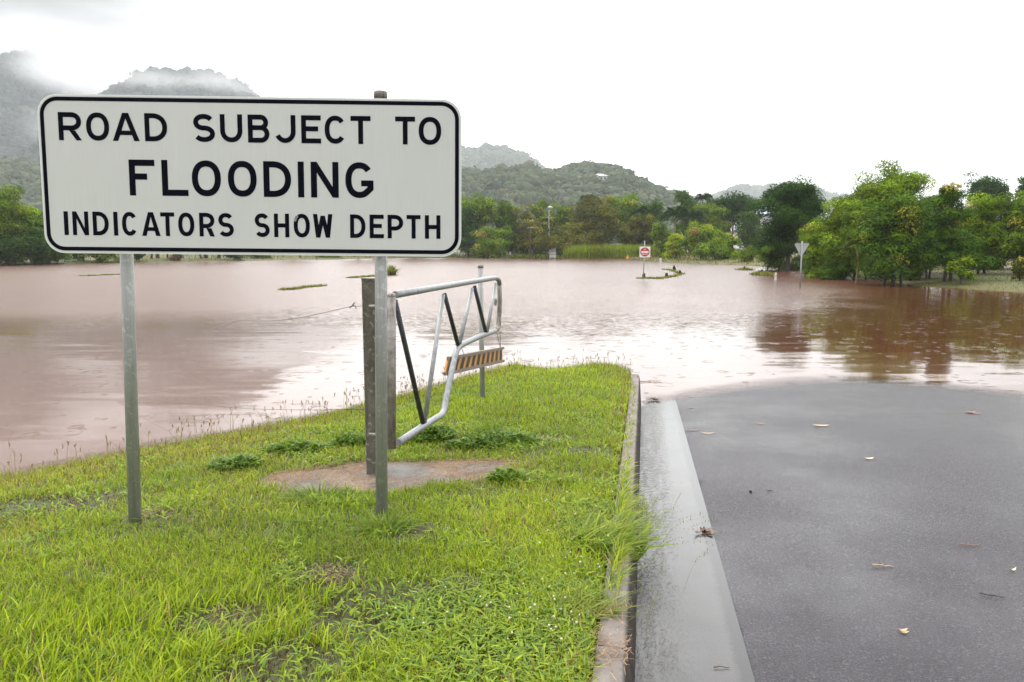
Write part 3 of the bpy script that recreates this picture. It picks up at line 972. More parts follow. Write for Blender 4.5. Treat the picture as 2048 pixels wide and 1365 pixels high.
# ---------------------------------------------------------------- gate, posts, wires
def build_gate():
    hp = at_y(783, 595, 5.25)
    L = 0.0
    # far end of the level top rail: same height
    fe = at_z(993, 558, hp[2])
    dirv = fe - hp; dirv[2] = 0; dirv /= np.linalg.norm(dirv)
    nrm = np.array([dirv[1], -dirv[0], 0])
    if nrm[1] > 0: nrm = -nrm                                     # towards the camera

    def G(px, py, off=0.0):
        r = ray(px, py); o = np.array([0, 0, EZ]); p0 = hp + nrm * off
        t = nrm @ (p0 - o) / (nrm @ r)
        return o + r * t
    base = np.array([hp[0], hp[1], gz(hp[0], hp[1])])
    root = empty('swing_gate', tuple(base)); tag(root, 'open galvanised pipe gate with zigzag braces hinged beside the brown post', 'gate')

    def pipe(name, pts, r, mat, n=14, off=0.0, par=root, parloc=base):
        P = [G(p[0], p[1], off) - parloc if len(p) == 2 else np.array(p) - parloc for p in pts]
        return MB().tube(P, r, n).build(name, mat, par, True)
    R = .0265
    up = pipe('hinge_upright', [(783, 594), (783.5, 897)], .0315, MAT['rusty'], 16)
    MB().blob(G(783, 592.5) - base, (.033, .033, .024), 1, 14, 6, 0).build('upright_cap', MAT['rusty'], up, True)
    pipe('top_rail', [(790, 590), (860, 577.8), (930, 566), (984, 557.2), (990, 556.5), (994.5, 557.5), (998, 562), (999, 570)], R, MAT['galv_clean'])
    pipe('end_upright', [(999, 570), (999.3, 600), (998, 640), (997, 652), (994.5, 659), (990, 662.5)], R, MAT['rusty'])
    pipe('bottom_rail', [(990, 662.5), (960, 673), (930, 687), (920, 692), (914, 700), (910, 712), (902, 750), (892, 800), (888, 822), (882, 831), (872, 837), (840, 857), (796, 886)], R * 1.06, MAT['galv_clean'])
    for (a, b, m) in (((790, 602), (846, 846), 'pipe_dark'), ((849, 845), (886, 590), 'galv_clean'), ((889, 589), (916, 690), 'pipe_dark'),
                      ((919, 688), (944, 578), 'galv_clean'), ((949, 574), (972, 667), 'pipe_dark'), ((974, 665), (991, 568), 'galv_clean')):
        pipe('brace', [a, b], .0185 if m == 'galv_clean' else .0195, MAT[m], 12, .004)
    # lug with a hole on the far upright
    c = G(990.5, 604.5); ax = dirv
    lug = MB(); P = [(c + ax * .042 * math.cos(t) + np.array([0, 0, .042 * math.sin(t)]) + nrm * .01 - base) for t in np.linspace(0, 2 * PI, 17)[:-1]]
    lug.plate(P, -nrm * .012); lg = lug.build('latch_lug', MAT['rusty'], root)
    P = [(c + ax * .016 * math.cos(t) + np.array([0, 0, .016 * math.sin(t)]) + nrm * .0115 - base) for t in np.linspace(0, 2 * PI, 13)[:-1]]
    h = MB(); h.add(P, [tuple(range(12))]); h.build('lug_hole', MAT['dark_wood'], lg)
    # two hinge straps to the big post
    for y in (614, 870):
        p = G(783, y); q = p + np.array([-.16, .0, 0])
        MB().tube([p - base, q - base], .014, 8).build('hinge', MAT['rusty'], root)

    # striped board hanging under the gate
    off = -.05
    TL, TR, BR, BL = G(897, 717, off), G(1004.5, 696.5, off), G(1005.5, 722, off), G(890.5, 748, off)
    o0 = TL.copy()
    bd = empty('striped_board', tuple(o0)); tag(bd, 'orange and black striped warning board wired under the pipe gate', 'warning board')
    th = -nrm * .018
    mb = MB(); mb.plate([p - o0 for p in (BL, BR, TR, TL)], th); pn = mb.build('board_panel', plain('worn_orange_film', (.52, .225, .045), .28, 0, .2, 14), bd)
    bl = MB(); n = 11
    for k in range(n):
        t0 = (k + .46) / n; t1 = t0 + .54 / n
        sh = .35 / n
        q = [BL + (BR - BL) * (t0 - sh), BL + (BR - BL) * (t1 - sh), TL + (TR - TL) * t1, TL + (TR - TL) * t0]
        if t0 - sh < 0: continue
        bl.add([p + nrm * .002 - o0 for p in q], [(0, 1, 2, 3)])
    bl.build('black_stripes', plain('black_stripe_film', (.014, .013, .016), .4), pn)
    for a, b in ((TL, TR), (BL, BR)):
        e = (b - a) / np.linalg.norm(b - a)
        MB().box((a + b) / 2 + nrm * .004 - o0, (np.linalg.norm(b - a) + .03, .034, .030), (e, nrm, np.cross(e, nrm))).build('edge_rail', plain('wet_timber_rail', (.20, .165, .135), .5, 0, .25, 20), bd)
    for (g0, s0) in (((993, 664), (1001, 697)), ((922, 692), (929, 711)), ((1000, 664), (1001, 697))):
        a = G(*g0); b = G(s0[0], s0[1], off)
        MB().tube([a - o0, (a + b) / 2 + np.array([0, 0, -.005]) - o0, b - o0], .0032, 6).build('hanging_wire', MAT['wire'], bd)

    # big post carrying the gate
    b = on_ground(739, 948, .35)
    Y = b[1] + .0
    w = .128
    topz = at_y(738, 559, Y - w / 2)[2]
    xl = at_y(727.5, 750, Y - w / 2)[0]; cx = xl + w / 2
    o = empty('gate_post', (cx, Y, gz(cx, Y))); tag(o, 'thick square weathered brown post with pale blotches carrying the pipe gate', 'post')
    z0 = gz(cx, Y)
    mb = MB(); h = topz - z0
    c = .008; P = []
    for sx, sy in ((1, 1), (-1, 1), (-1, -1), (1, -1)):
        a, bb = sx * w / 2, sy * w / 2
        P += ([(a, bb - sy * c), (a - sx * c, bb)] if sx * sy > 0 else [(a - sx * c, bb), (a, bb - sy * c)])
    mb.plate([(p[0], p[1], -.3) for p in P], (0, 0, h + .3))
    po = mb.build('shaft', MAT['oldpost'], o)
    MB().box((0, 0, h + .004), (w + .006, w + .006, .008)).build('post_cap', MAT['rusty'], o)
    # catch post behind the gate
    b = on_ground(965, 800, .25)
    t = at_y(961, 531, b[1])
    o = empty('catch_post', tuple(b)); tag(o, 'slim round galvanised post standing alone behind the pipe gate', 'post')
    d = t - b
    MB().tube([-.3 * d / d[2], d], .030, 18).build('shaft', MAT['galv'], o, True)
    MB().tube([d - .03 * d / d[2], d + .006 * d / d[2]], .033, 18).build('post_cap', MAT['rusty'], o, True)
    return cx, Y


GPX, GPY = build_gate()


def build_wires():
    q = np.random.default_rng(5)
    # upper strand: from post to a hooked loose end, sagging off to the water on the left
    a = at_y(731, 611, GPY - .01); b = at_y(704, 612.5, GPY + .1); c = at_y(480, 641, 8.6); dd = at_y(330, 668, 10.5)
    pts = [a, at_y(718, 613, GPY + .05), b]
    for k in range(1, 13):
        t = k / 12; p = b * (1 - t) + c * t; p = p + np.array([0, 0, -.05 * math.sin(PI * t)]); pts.append(p)
    pts += [c + (c - b) * .12 + np.array([0, 0, -.02]), c + (c - b) * .3 + np.array([0, 0, -.09])]
    o0 = a.copy(); o = empty('fence_wire', tuple(o0)); tag(o, 'upper loose wire strand with a hooked twist leading left from the brown post', 'fence wire', 'fence wires at the brown post')
    MB().tube([p - o0 for p in pts], .0022, 5).build('strand', MAT['wire'], o)
    h0 = at_y(704, 613, GPY + .1)
    hook = [at_y(699, 616, GPY + .1), at_y(703, 614, GPY + .1), at_y(706, 610, GPY + .1), at_y(708, 606, GPY + .1), at_y(710.5, 606.5, GPY + .1)]
    MB().tube([p - o0 for p in hook], .0042, 6).build('wire_hook', MAT['wire'], o)
    hook = [at_y(706, 611, GPY + .1), at_y(711, 612, GPY + .1), at_y(712.5, 619, GPY + .1)]
    MB().tube([p - o0 for p in hook], .003, 6).build('wire_hook', MAT['wire'], o)
    a = at_y(731, 820.5, GPY); m1 = at_y(700, 819, GPY + .4); b = at_y(390, 808, 8.0); c = at_y(0, 798, 12.5); e = at_y(-160, 796, 15)
    pts = [a, m1] + [m1 * (1 - t) + b * t + np.array([0, 0, -.03 * math.sin(PI * t)]) for t in np.linspace(.1, 1, 9)] + [b * (1 - t) + c * t for t in np.linspace(.15, 1, 7)] + [e]
    o0 = a.copy(); o = empty('fence_wire', tuple(o0)); tag(o, 'lower long thin wire strand stretched left over the water from the brown post', 'fence wire', 'fence wires at the brown post')
    MB().tube([p - o0 for p in pts], .0020, 5).build('strand', MAT['wire'], o)
    w = [m1 + np.array([.035 * k, 0, .004 * math.sin(2.2 * k)]) for k in range(-1, 4)]
    MB().tube([p - o0 for p in w], .005, 6).build('wire_twist', MAT['wire'], o)


build_wires()
# ---------------------------------------------------------------- grass
def blade_mesh(q, x, y, z, H, W, bend, az, cols, base_dark=.85):
    """curved tapering blades, 7 vertices each"""
    n = len(x)
    dx, dy = np.cos(az), np.sin(az)
    tw = q.uniform(-.9, .9, n)
    sx, sy = np.cos(az + PI / 2 + tw), np.sin(az + PI / 2 + tw)
    V = np.zeros((n, 7, 3), np.float32)
    lv = ((0, 1.0), (.45, .9), (.8, .55))
    for k, (t, w) in enumerate(lv):
        out = bend * H * t ** 1.8; up = H * t * (1 - .42 * np.minimum(bend, 1.4) * t)
        cx = x + dx * out; cy = y + dy * out; cz = z + up
        for s, i in ((-1, 2 * k), (1, 2 * k + 1)):
            V[:, i, 0] = cx + s * sx * W * w / 2; V[:, i, 1] = cy + s * sy * W * w / 2; V[:, i, 2] = cz
    V[:, 6, 0] = x + dx * bend * H; V[:, 6, 1] = y + dy * bend * H; V[:, 6, 2] = z + H * (1 - .42 * np.minimum(bend, 1.4))
    o = (np.arange(n) * 7)[:, None]
    Q = np.vstack([o + np.array([0, 1, 3, 2]), o + np.array([2, 3, 5, 4])])
    T = o + np.array([4, 5, 6])
    C = np.repeat(cols[:, None, :], 7, 1).astype(np.float32)
    return V.reshape(-1, 3), Q, T, C.reshape(-1, 3)


def join(parts):
    V, Q, T, C = [], [], [], []; n = 0
    for v, q, t, c in parts:
        V.append(v); Q.append(q + n); T.append(t + n); C.append(c); n += len(v)
    return np.vstack(V), np.vstack(Q), np.vstack(T), np.vstack(C)


PATCH_C = at_z(785, 934, .36); PATCH_R = (.86, .46)


def patch_k(x, y):
    """<1 inside the bare soil round the gate post"""
    a = np.arctan2((y - PATCH_C[1]) / PATCH_R[1], (x - PATCH_C[0]) / PATCH_R[0])
    r = np.hypot((x - PATCH_C[0]) / PATCH_R[0], (y - PATCH_C[1]) / PATCH_R[1])
    return r / (1 + .22 * (fbm(np.cos(a) * 2 + 5, np.sin(a) * 2 + 5, 33) - .5) * 2 + .10 * np.cos(2 * a + .4))


BARE = [(at_z(655, 1135, .4), .16, .5), (at_z(800, 1205, .42), .36, .40), (at_z(720, 1210, .42), .22, .45), (at_z(815, 1050, .4), .14, .5), (at_z(300, 1005, .4), .14, .45), (at_z(560, 1310, .44), .25, .5),
        (at_z(985, 1225, .43), .13, .5), (at_z(1000, 1320, .44), .20, .5), (at_z(70, 985, .3), .30, .45), (at_z(1090, 870, .35), .20, .6), (at_z(450, 1215, .42), .2, .6), (at_z(160, 985, .3), .3, .5), (at_z(1180, 905, .3), .2, .6)]


def col_mix(a, b, t):
    return a[None, :] * (1 - t[:, None]) + b[None, :] * t[:, None]


LIME = np.array([.31, .385, .016]); MID = np.array([.195, .275, .019]); DEEP = np.array([.070, .13, .017])
STRAW = np.array([.36, .265, .115]); YEL = np.array([.38, .37, .035]); BROWN = np.array([.10, .055, .028])


def verge_points(q, n, x0, x1, y0, y1, power=1.5, yref=2.9):
    x = q.uniform(x0, x1, n); y = q.uniform(y0, y1, n)
    acc = np.minimum(1, (yref / np.maximum(y, 1.2)) ** power)
    k = q.random(n) < acc
    x, y = x[k], y[k]
    # only what the camera's surroundings can see
    k = np.abs(x) < .86 * y + 1.6
    x, y = x[k], y[k]
    u, v = road_uv(x, y)
    edge = -.085 + .05 * (fbm(v * 3.1, v * 0 + .5, 9) - .5) + .085 * (fbm(v * 1.1, v * 0 + 3.5, 19) - .35) * sstep(2.9, 3.4, v) + .075 * sstep(3.3, 3.7, v) * sstep(5.4, 4.7, v)
    edge = np.where(v < 3.35, edge - .035, edge - .022 * sstep(4.6, 5.6, v))
    d = verge_d(x, y)
    k = (u < edge) & (d > -.10 + .12 * q.random(len(x))) & (patch_k(x, y) > .80 + .42 * fbm(x * 7, y * 7, 37) + .16 * (q.random(len(x)) - .5))
    return x[k], y[k], u[k], v[k], d[k]


def bare_k(x, y):
    b = np.zeros(len(x))
    for c, r, f in BARE:
        w = np.hypot((x - c[0]) / 1.3, (y - c[1]))
        b = np.maximum(b, sstep(r * 1.25, r * .45, w) * (1 - f + .5))
    return np.minimum(b, .97)


def build_grass():
    q = np.random.default_rng(17)
    parts = []
    # fine mown turf
    x, y, u, v, d = verge_points(q, 1650000, -7.5, 2.3, 1.5, 13.2)
    n1 = fbm(x * 1.1, y * 1.1, 41); n2 = fbm(x * 5, y * 5, 51); n3 = fbm(x * .55, y * .55, 61)
    keep = q.random(len(x)) > bare_k(x, y) * .62
    keep &= q.random(len(x)) < .45 + .55 * sstep(.32, .55, n2)
    x, y, u, v, d, n1, n2, n3 = [a[keep] for a in (x, y, u, v, d, n1, n2, n3)]
    n = len(x); z = ground_h(x, y)
    far = np.clip(y / 3.0, 1, 4)
    H = (.034 + .034 * q.random(n) + .038 * n1 * q.random(n)) * (1 + .25 * (n2 - .5)) * (.75 + .25 * sstep(0.0, .6, d))
    W = .0032 * (.7 + .7 * q.random(n)) * far ** .75
    dry = sstep(-1.2, -2.9, x) * sstep(1.9, .5, d) * .75 + .30 * sstep(.50, .68, n3) + .26 * sstep(.9, .2, d) + .35 * sstep(-.45, -.2, u) * sstep(4, 6, y)
    t = q.random(n)
    c = col_mix(MID, LIME, np.clip(n1 * 1.6 - .3 + .3 * (q.random(n) - .5), 0, 1))
    c = np.where((t < .16)[:, None], DEEP, c)
    c = np.where((q.random(n) < np.clip(dry, 0, .8) * .55)[:, None], YEL, c)
    c = np.where((q.random(n) < .035 + np.clip(dry, 0, .8) * .36)[:, None], STRAW * q.uniform(.5, 1.05, n)[:, None], c)
    c = np.where((q.random(n) < np.clip(dry, 0, .8) * .16)[:, None], BROWN, c)
    bk = bare_k(x, y); dead = q.random(n) < bk * 1.05
    c = np.where(dead[:, None], np.where((q.random(n) < .55)[:, None], BROWN * .7, STRAW * .45), c)
    H = np.where(dead, H * .45, H)
    c = c * q.uniform(.66, 1.25, n)[:, None] * (.80 + .40 * fbm(x * 2.8, y * 2.8, 44))[:, None]
    parts.append(blade_mesh(q, x, y, z - .004, H, W, q.uniform(.15, 1.25, n), q.uniform(0, 2 * PI, n), c))
    nf = n
    # broad lush blades, mostly in the lower left foreground and in clumps
    x, y, u, v, d = verge_points(q, 380000, -7, 2.2, 1.5, 12.5, 1.9)
    cl = fbm(x * 2.3, y * 2.3, 71); lush = sstep(3.75, 2.9, y) * sstep(-.25, -1.05, x)
    strip_ = sstep(.35, .05, np.abs(y - 4.55 - .2 * x * 0)) * sstep(-2.0, -1.5, x) * sstep(-.8, -1.0, x)
    pr = np.clip(.95 * lush + .55 * sstep(.56, .68, cl) + .6 * strip_, 0, 1) * (1 - bare_k(x, y)) * sstep(.05, .5, d)
    k = q.random(len(x)) < pr * .60
    x, y, cl, lush = x[k], y[k], cl[k], lush[k]; n = len(x); z = ground_h(x, y)
    H = (.055 + .06 * q.random(n)) * (.85 + .35 * lush); W = .0072 * q.uniform(.6, 1.25, n) * np.clip(y / 3.2, 1, 3) ** .5
    c = col_mix(MID, LIME * 1.12, np.clip(q.random(n) * 1.2, 0, 1)); c = np.where((q.random(n) < .06)[:, None], YEL, c); c = np.where((q.random(n) < .04)[:, None], STRAW, c)
    parts.append(blade_mesh(q, x, y, z - .004, H, W, q.uniform(.12, .95, n), q.normal(.6, 1.3, n), c * q.uniform(.75, 1.2, n)[:, None]))
    # unmown fringe at the water
    x, y, u, v, d = verge_points(q, 420000, -7.5, 2.2, 2.5, 13.2, .6)
    k = (d < .55) & (q.random(len(x)) < .42)
    x, y, d = x[k], y[k], d[k]; n = len(x); z = ground_h(x, y)
    H = .05 + .10 * q.random(n) ** 1.6; W = .0034 * np.clip(y / 3, 1, 4) ** .7 * q.uniform(.6, 1.2, n)
    c = col_mix(MID, LIME, q.random(n)); c = np.where((q.random(n) < .22 + .25 * sstep(-1.5, -3, x))[:, None], STRAW * .8, c); c = np.where((q.random(n) < .12)[:, None], BROWN, c)
    parts.append(blade_mesh(q, x, y, z - .004, H, W, q.uniform(.1, 1.0, n), q.uniform(0, 2 * PI, n), c * q.uniform(.7, 1.15, n)[:, None]))
    # ragged fringe hanging over the kerb
    n = 9000; v = q.uniform(2.2, 10.3, n); k = q.random(n) < np.clip(.15 + 1.1 * (fbm(v * 1.7, v * 0 + 8.5, 29) - .35) + .5 * sstep(3.2, 3.6, v) * sstep(5.2, 4.2, v), 0, 1) * np.minimum(1, 4.5 / v) * sstep(2.8, 3.7, v) * (1 - .72 * sstep(4.8, 5.8, v))
    v = v[k]; n = len(v); u = -.135 + .055 * q.random(n); x, y = road_xy(u, v); z = zg(v) + KERB_H
    c = col_mix(MID, LIME, q.random(n)); c = np.where((q.random(n) < .12)[:, None], YEL * .9, c); c = np.where((q.random(n) < .2)[:, None], DEEP * 1.3, c); c = np.where((q.random(n) < .08)[:, None], STRAW, c)
    parts.append(blade_mesh(q, x, y, z - .01, (.05 + .11 * q.random(n)) * (1 - .45 * sstep(4.8, 5.8, v)), .0042 * q.uniform(.6, 1.6, n) * np.clip(y / 3.4, 1, 2), q.uniform(.5, 1.4, n), q.normal(.2, 1.0, n), c * q.uniform(.7, 1.15, n)[:, None]))
    # small broad clover-like leaves, low, near the kerb and in the bare hollow
    x, y, u, v, d = verge_points(q, 360000, -3.5, 1.2, 1.5, 7.5, 1.7)
    cl = fbm(x * 2.6, y * 2.6, 91)
    pr = np.clip(.9 * sstep(3.6, 2.8, y) * sstep(-.75, -.15, x) + .7 * sstep(.58, .66, cl) + .22 * bare_k(x, y), 0, 1)
    k = q.random(len(x)) < pr * .42
    x, y = x[k], y[k]; n = len(x); z = ground_h(x, y)
    c = col_mix(DEEP * 1.5, LIME, np.clip(q.random(n) * .9, 0, 1))
    parts.append(blade_mesh(q, x, y, z + .012 + .02 * q.random(n), .022 + .022 * q.random(n), .012 * q.uniform(.6, 1.2, n) * np.clip(y / 3.2, 1, 2) ** .5, q.uniform(.8, 1.9, n), q.uniform(0, 2 * PI, n), c * q.uniform(.7, 1.15, n)[:, None]))
    V, Q, T, C = join(parts)
    me = np_mesh('grass', V, [Q, T], C)
    tag(link('grass', me, MAT['grass']), 'bright green grass covering the verge round the flood sign', 'grass', kind='stuff')
    print('grass blades', len(C) // 7)

    # seed stalks over the fringe and in the turf
    sv = MB(); cols = []
    pts = []
    x, y, u, v, d = verge_points(q, 26000, -7, 2.2, 2.2, 13, .4)
    k = ((d < .45) & (q.random(len(x)) < .30)) | (q.random(len(x)) < .030)
    x, y = x[k], y[k]
    z = ground_h(x, y); n = len(x)
    H = np.where(verge_d(x, y) < .45, q.uniform(.14, .34, n), q.uniform(.10, .22, n)); az = q.uniform(0, 2 * PI, n); bend = q.uniform(.05, .5, n)
    c = col_mix(np.array([.15, .14, .04]), np.array([.22, .16, .08]), q.random(n))
    P1 = blade_mesh(q, x, y, z, H, .0022 * np.clip(y / 3, 1, 3.2) ** .8, bend, az, c)
    tx = x + np.cos(az) * bend * H * .92; ty = y + np.sin(az) * bend * H * .92; tz = z + H * (1 - .42 * bend) * .93
    hp = [P1]
    for r in range(4):
        hp.append(blade_mesh(q, tx, ty, tz - .01 * r, .020 + .02 * q.random(n), .0042 * np.clip(y / 3, 1, 3) ** .8, q.uniform(.4, 1.3, n), q.uniform(0, 2 * PI, n), np.tile(np.array([.17, .12, .06]), (n, 1))))
    V, Q, T, C = join(hp)
    tag(link('seeding_grass', np_mesh('seeding_grass', V, [Q, T], C), MAT['grass']), 'thin brownish grass stalks with seed heads along the verge edge', 'grass', kind='stuff')


def build_flowers():
    q = np.random.default_rng(23)
    mb = MB(); st = []
    n = 0
    zone = [(1010, 1170, 1160, 1330, 30), (1060, 1240, 1010, 1180, 22), (760, 1000, 1120, 1260, 12), (1000, 1230, 940, 1040, 8)]
    for x0, x1, y0, y1, m in zone:
        for _ in range(m):
            p = at_z(q.uniform(x0, x1), q.uniform(y0, y1), .45)
            u, v = road_uv(p[0], p[1])
            if u > -.1: continue
            g = gz(p[0], p[1]); h = q.uniform(.045, .10)
            top = np.array([p[0] + q.normal(0, .012), p[1] + q.normal(0, .012), g + h])
            mb.blob(top, np.array([.0050, .0050, .0046]) * q.uniform(.6, 1.15), n, 7, 5, .12); n += 1
            st.append((p[0], p[1], g, top))
    f = mb.build('flower_heads', plain('clover_white', (.50, .48, .34), .8, 0, .2, 60), None)
    o = tag(f, 'tiny white clover-like flower heads in the grass by the kerb', 'flowers', kind='stuff')
    s = MB()
    for x, y, g, t in st: s.tube([(x, y, g), t], .0009, 4, False)
    s.build('flower_stems', plain('clover_stem', (.10, .15, .03), .6), o)


def build_patch():
    # bare soil round the gate post with a wet concrete collar showing through
    n, m = 72, 16
    V = []; 
    a = np.linspace(0, 2 * PI, n, endpoint=False)
    for j in range(m + 1):
        for t in a:
            lo, hi = .1, 2.2
            rr = j / m * 1.12
            # scale so that patch_k = rr on this ray
            c, s = math.cos(t), math.sin(t)
            k = float(patch_k(np.array([PATCH_C[0] + PATCH_R[0] * c]), np.array([PATCH_C[1] + PATCH_R[1] * s]))[0])
            x = PATCH_C[0] + PATCH_R[0] * c * rr / k; y = PATCH_C[1] + PATCH_R[1] * s * rr / k
            V.append((x, y, 0))
    V = np.array(V)
    V[:, 2] = ground_h(V[:, 0], V[:, 1]) + .010 - .014 * (np.repeat(np.arange(m + 1), n) / m) ** 3
    V[:, 2] += .006 * (fbm(V[:, 0] * 9, V[:, 1] * 9, 77) - .5)
    F = []
    for j in range(m):
        for i in range(n):
            F.append((j * n + i, j * n + (i + 1) % n, (j + 1) * n + (i + 1) % n, (j + 1) * n + i))
    me = np_mesh('soil_patch', V, [np.array(F)], smooth=True)
    mt = M('sandy_soil_litter'); v = mt.coord()
    n1 = mt.noise(v, 3.2, 4, .6, .5); n2 = mt.noise(mt.coord((1, 1, 1)), 55, 4, .75); n3 = mt.noise(v, 1.3, 3)
    c = mt.ramp(n2, [(.3, (.085, .055, .038)), (.5, (.19, .135, .095)), (.7, (.30, .225, .165))])
    wet = mt.ramp(n1, [(.45, 0.), (.53, .95)])
    c = mt.mix(wet, c, mt.ramp(n2, [(.3, (.05, .045, .042)), (.7, (.125, .115, .11))]))
    mt.pbr(c, mt.mix(wet, (.8, .8, .8), (.35, .35, .35)), 0, mt.bump(n2, .7, .012))
    tag(link('soil_patch', me, mt.m), kind='structure')
    # dead straw litter over it
    q = np.random.default_rng(31)
    x = q.uniform(PATCH_C[0] - 1.2, PATCH_C[0] + 1.2, 42000); y = q.uniform(PATCH_C[1] - .7, PATCH_C[1] + .7, 42000)
    k = patch_k(x, y); nn = fbm(x * 3.4, y * 3.4, 81)
    s = (k < 1.08) & (q.random(len(x)) < .22 + .6 * sstep(.42, .58, nn) + .3 * sstep(.6, 1, k))
    bx = [(at_z(655, 1140, .4), .07, 260), (at_z(300, 1003, .4), .08, 160), (at_z(450, 1215, .42), .09, 120), (at_z(1222, 1335, .45), .10, 330), (at_z(1215, 1250, .45), .08, 120), (at_z(1090, 870, .35), .1, 80)]
    X = [x[s]]; Y = [y[s]]
    for c0, r, cnt in bx:
        X.append(c0[0] + q.normal(0, r, cnt)); Y.append(c0[1] + q.normal(0, r * .8, cnt))
    x = np.concatenate(X); y = np.concatenate(Y); n = len(x)
    u, v_ = road_uv(x, y); z = np.where(u > -.15, zg(v_) + KERB_H, ground_h(x, y)) + .006 + .014 * q.random(n) + .02 * (patch_k(x, y) > 1.3)
    ok = u < -.02; x, y, z = x[ok], y[ok], z[ok]; n = len(x)
    az = q.uniform(0, 2 * PI, n); L = .012 + .05 * q.random(n) ** 2; w = .0011 + .0013 * q.random(n)
    dx, dy = np.cos(az), np.sin(az); tilt = q.normal(0, .18, n)
    Vv = np.zeros((n, 4, 3), np.float32)
    for i, (a0, b0) in enumerate(((-.5, -.5), (.5, -.5), (.5, .5), (-.5, .5))):
        Vv[:, i, 0] = x + dx * L * a0 - dy * w * b0; Vv[:, i, 1] = y + dy * L * a0 + dx * w * b0; Vv[:, i, 2] = z + tilt * L * a0
    c = col_mix(np.array([.15, .075, .042]), np.array([.38, .275, .17]), q.random(n))
    me = np_mesh('straw_litter', Vv.reshape(-1, 3), [np.arange(n * 4).reshape(-1, 4)], np.repeat(c, 4, 0))
    tag(link('straw_litter', me, MAT['leaf']), 'dead brown straw strewn over the bare soil and kerb top', 'straw litter', kind='stuff')


def weed(name, label, px, py, z0, rx, ry, h, n, kind, cols, seed, lean=None, bw=.010):
    """a low plant: broad leaves or arching grass blades on stems"""
    q = np.random.default_rng(seed)
    b = on_ground(px, py, z0); 
    o = empty(name, tuple(b)); tag(o, label, 'weed', 'weeds growing out of the verge')
    cols = [np.array(c) for c in cols]
    ang = q.uniform(0, 2 * PI, n); rr = np.sqrt(q.random(n))
    x = np.cos(ang) * rr * rx; y = np.sin(ang) * rr * ry
    gx = x + b[0]; gy = y + b[1]
    uu, _ = road_uv(gx, gy)
    g = np.where(uu > -.14, b[2], ground_h(gx, gy)) - b[2]
    if kind == 'broad':
        z = g + h * (1 - rr ** 2 * .7) * q.uniform(.2, 1.0, n) * (.45 + 1.0 * fbm(gx * 7, gy * 7, seed))
        L = q.uniform(.022, .055, n); P = []
        c = col_mix(cols[0], cols[1], q.random(n)) * q.uniform(.7, 1.25, n)[:, None]
        v, Q, T, C = blade_mesh(q, x, y, z, L, L * .52, q.uniform(.5, 1.7, n), q.uniform(0, 2 * PI, n), c)
        link('leaves', np_mesh('leaves', v, [Q, T], C), MAT['grass'], o)
    else:
        x *= .35; y *= .35
        H = h * q.uniform(.5, 1.1, n)
        az = ang if lean is None else q.normal(lean, .75, n)
        c = col_mix(cols[0], cols[1], q.random(n)) * q.uniform(.75, 1.2, n)[:, None]
        LP = [blade_mesh(q, x, y, g * .3 - .01, H, bw * q.uniform(.5, 1.3, n), q.uniform(.5, 1.5, n), az, c)]
        if lean is not None:
            m = 26; a2 = q.normal(lean, .55, m); x2 = q.normal(0, rx * .4, m); y2 = q.normal(0, ry * .4, m); H2 = h * q.uniform(.9, 1.5, m); b2 = q.uniform(.6, 1.25, m)
            parts = LP; LP.append(blade_mesh(q, x2, y2, np.zeros(m), H2, np.full(m, .0024), b2, a2, np.tile(np.array([.14, .16, .03]), (m, 1))))
            for t in np.linspace(.55, 1, 9):
                X = x2 + np.cos(a2) * b2 * H2 * t ** 1.8; Y = y2 + np.sin(a2) * b2 * H2 * t ** 1.8; Z = H2 * t * (1 - .42 * np.minimum(b2, 1.4) * t)
                parts.append(blade_mesh(q, X, Y, Z, q.uniform(.008, .022, m), np.full(m, .0034), q.uniform(.2, 1, m), q.uniform(0, 2 * PI, m), np.tile(np.array([.20, .19, .05]), (m, 1))))
        v, Q, T, C = join(LP); link('leaves', np_mesh('leaves', v, [Q, T], C), MAT['grass'], o)
    return o


build_grass(); build_flowers(); build_patch()
DG = (.06, .13, .018); DG2 = (.17, .25, .025); LG = (.20, .27, .02); LG2 = (.09, .16, .02)
weed('leafy_weed', 'dark leafy weed clump at the left edge of the bare soil patch', 470, 938, .33, .20, .17, .11, 900, 'broad', (DG, DG2), 1)
weed('leafy_weed', 'low leafy weed strip along the upper left rim of the bare soil', 590, 905, .30, .30, .14, .09, 900, 'broad', (DG2, LG2), 2)
weed('leafy_weed', 'dark leafy weed clump just left of the brown square post', 700, 893, .30, .17, .12, .10, 600, 'broad', (DG, DG2), 6)
weed('leafy_weed', 'dark leafy weed clump beneath the low corner of the pipe gate', 858, 884, .30, .24, .20, .17, 1300, 'broad', (DG, DG2), 3)
weed('leafy_weed', 'dark leafy weed band at the right rim of the bare soil', 985, 893, .30, .40, .16, .10, 1300, 'broad', (DG, DG2), 4)
weed('leafy_weed', 'small leafy weed at the lower right corner of the bare soil', 1015, 962, .36, .14, .11, .08, 420, 'broad', (DG2, LG2), 7)
weed('grass_tuft', 'pale arching grass tuft behind the bare soil right of the gate', 985, 868, .30, .30, .2, .19, 90, 'tuft', (LG, LG2), 5)
weed('grass_tuft', 'pale arching grass tuft beside the dark weeds right of the gate', 1035, 880, .30, .2, .2, .15, 70, 'tuft', (LG, LG2), 15)
weed('grass_tuft', 'tall pale grass tuft in front of the bare soil left of the right sign post', 640, 1000, .38, .5, .25, .15, 210, 'tuft', (LG, LG2), 8)
weed('grass_tuft', 'grass tuft with long blades round the foot of the right sign post', 770, 1062, .40, .35, .25, .13, 170, 'tuft', (LG2, LG), 9)
weed('grass_tuft', 'small dark rush tuft in the grass near the kerb end', 1200, 800, .16, .1, .1, .10, 90, 'tuft', (DG, DG2), 10)
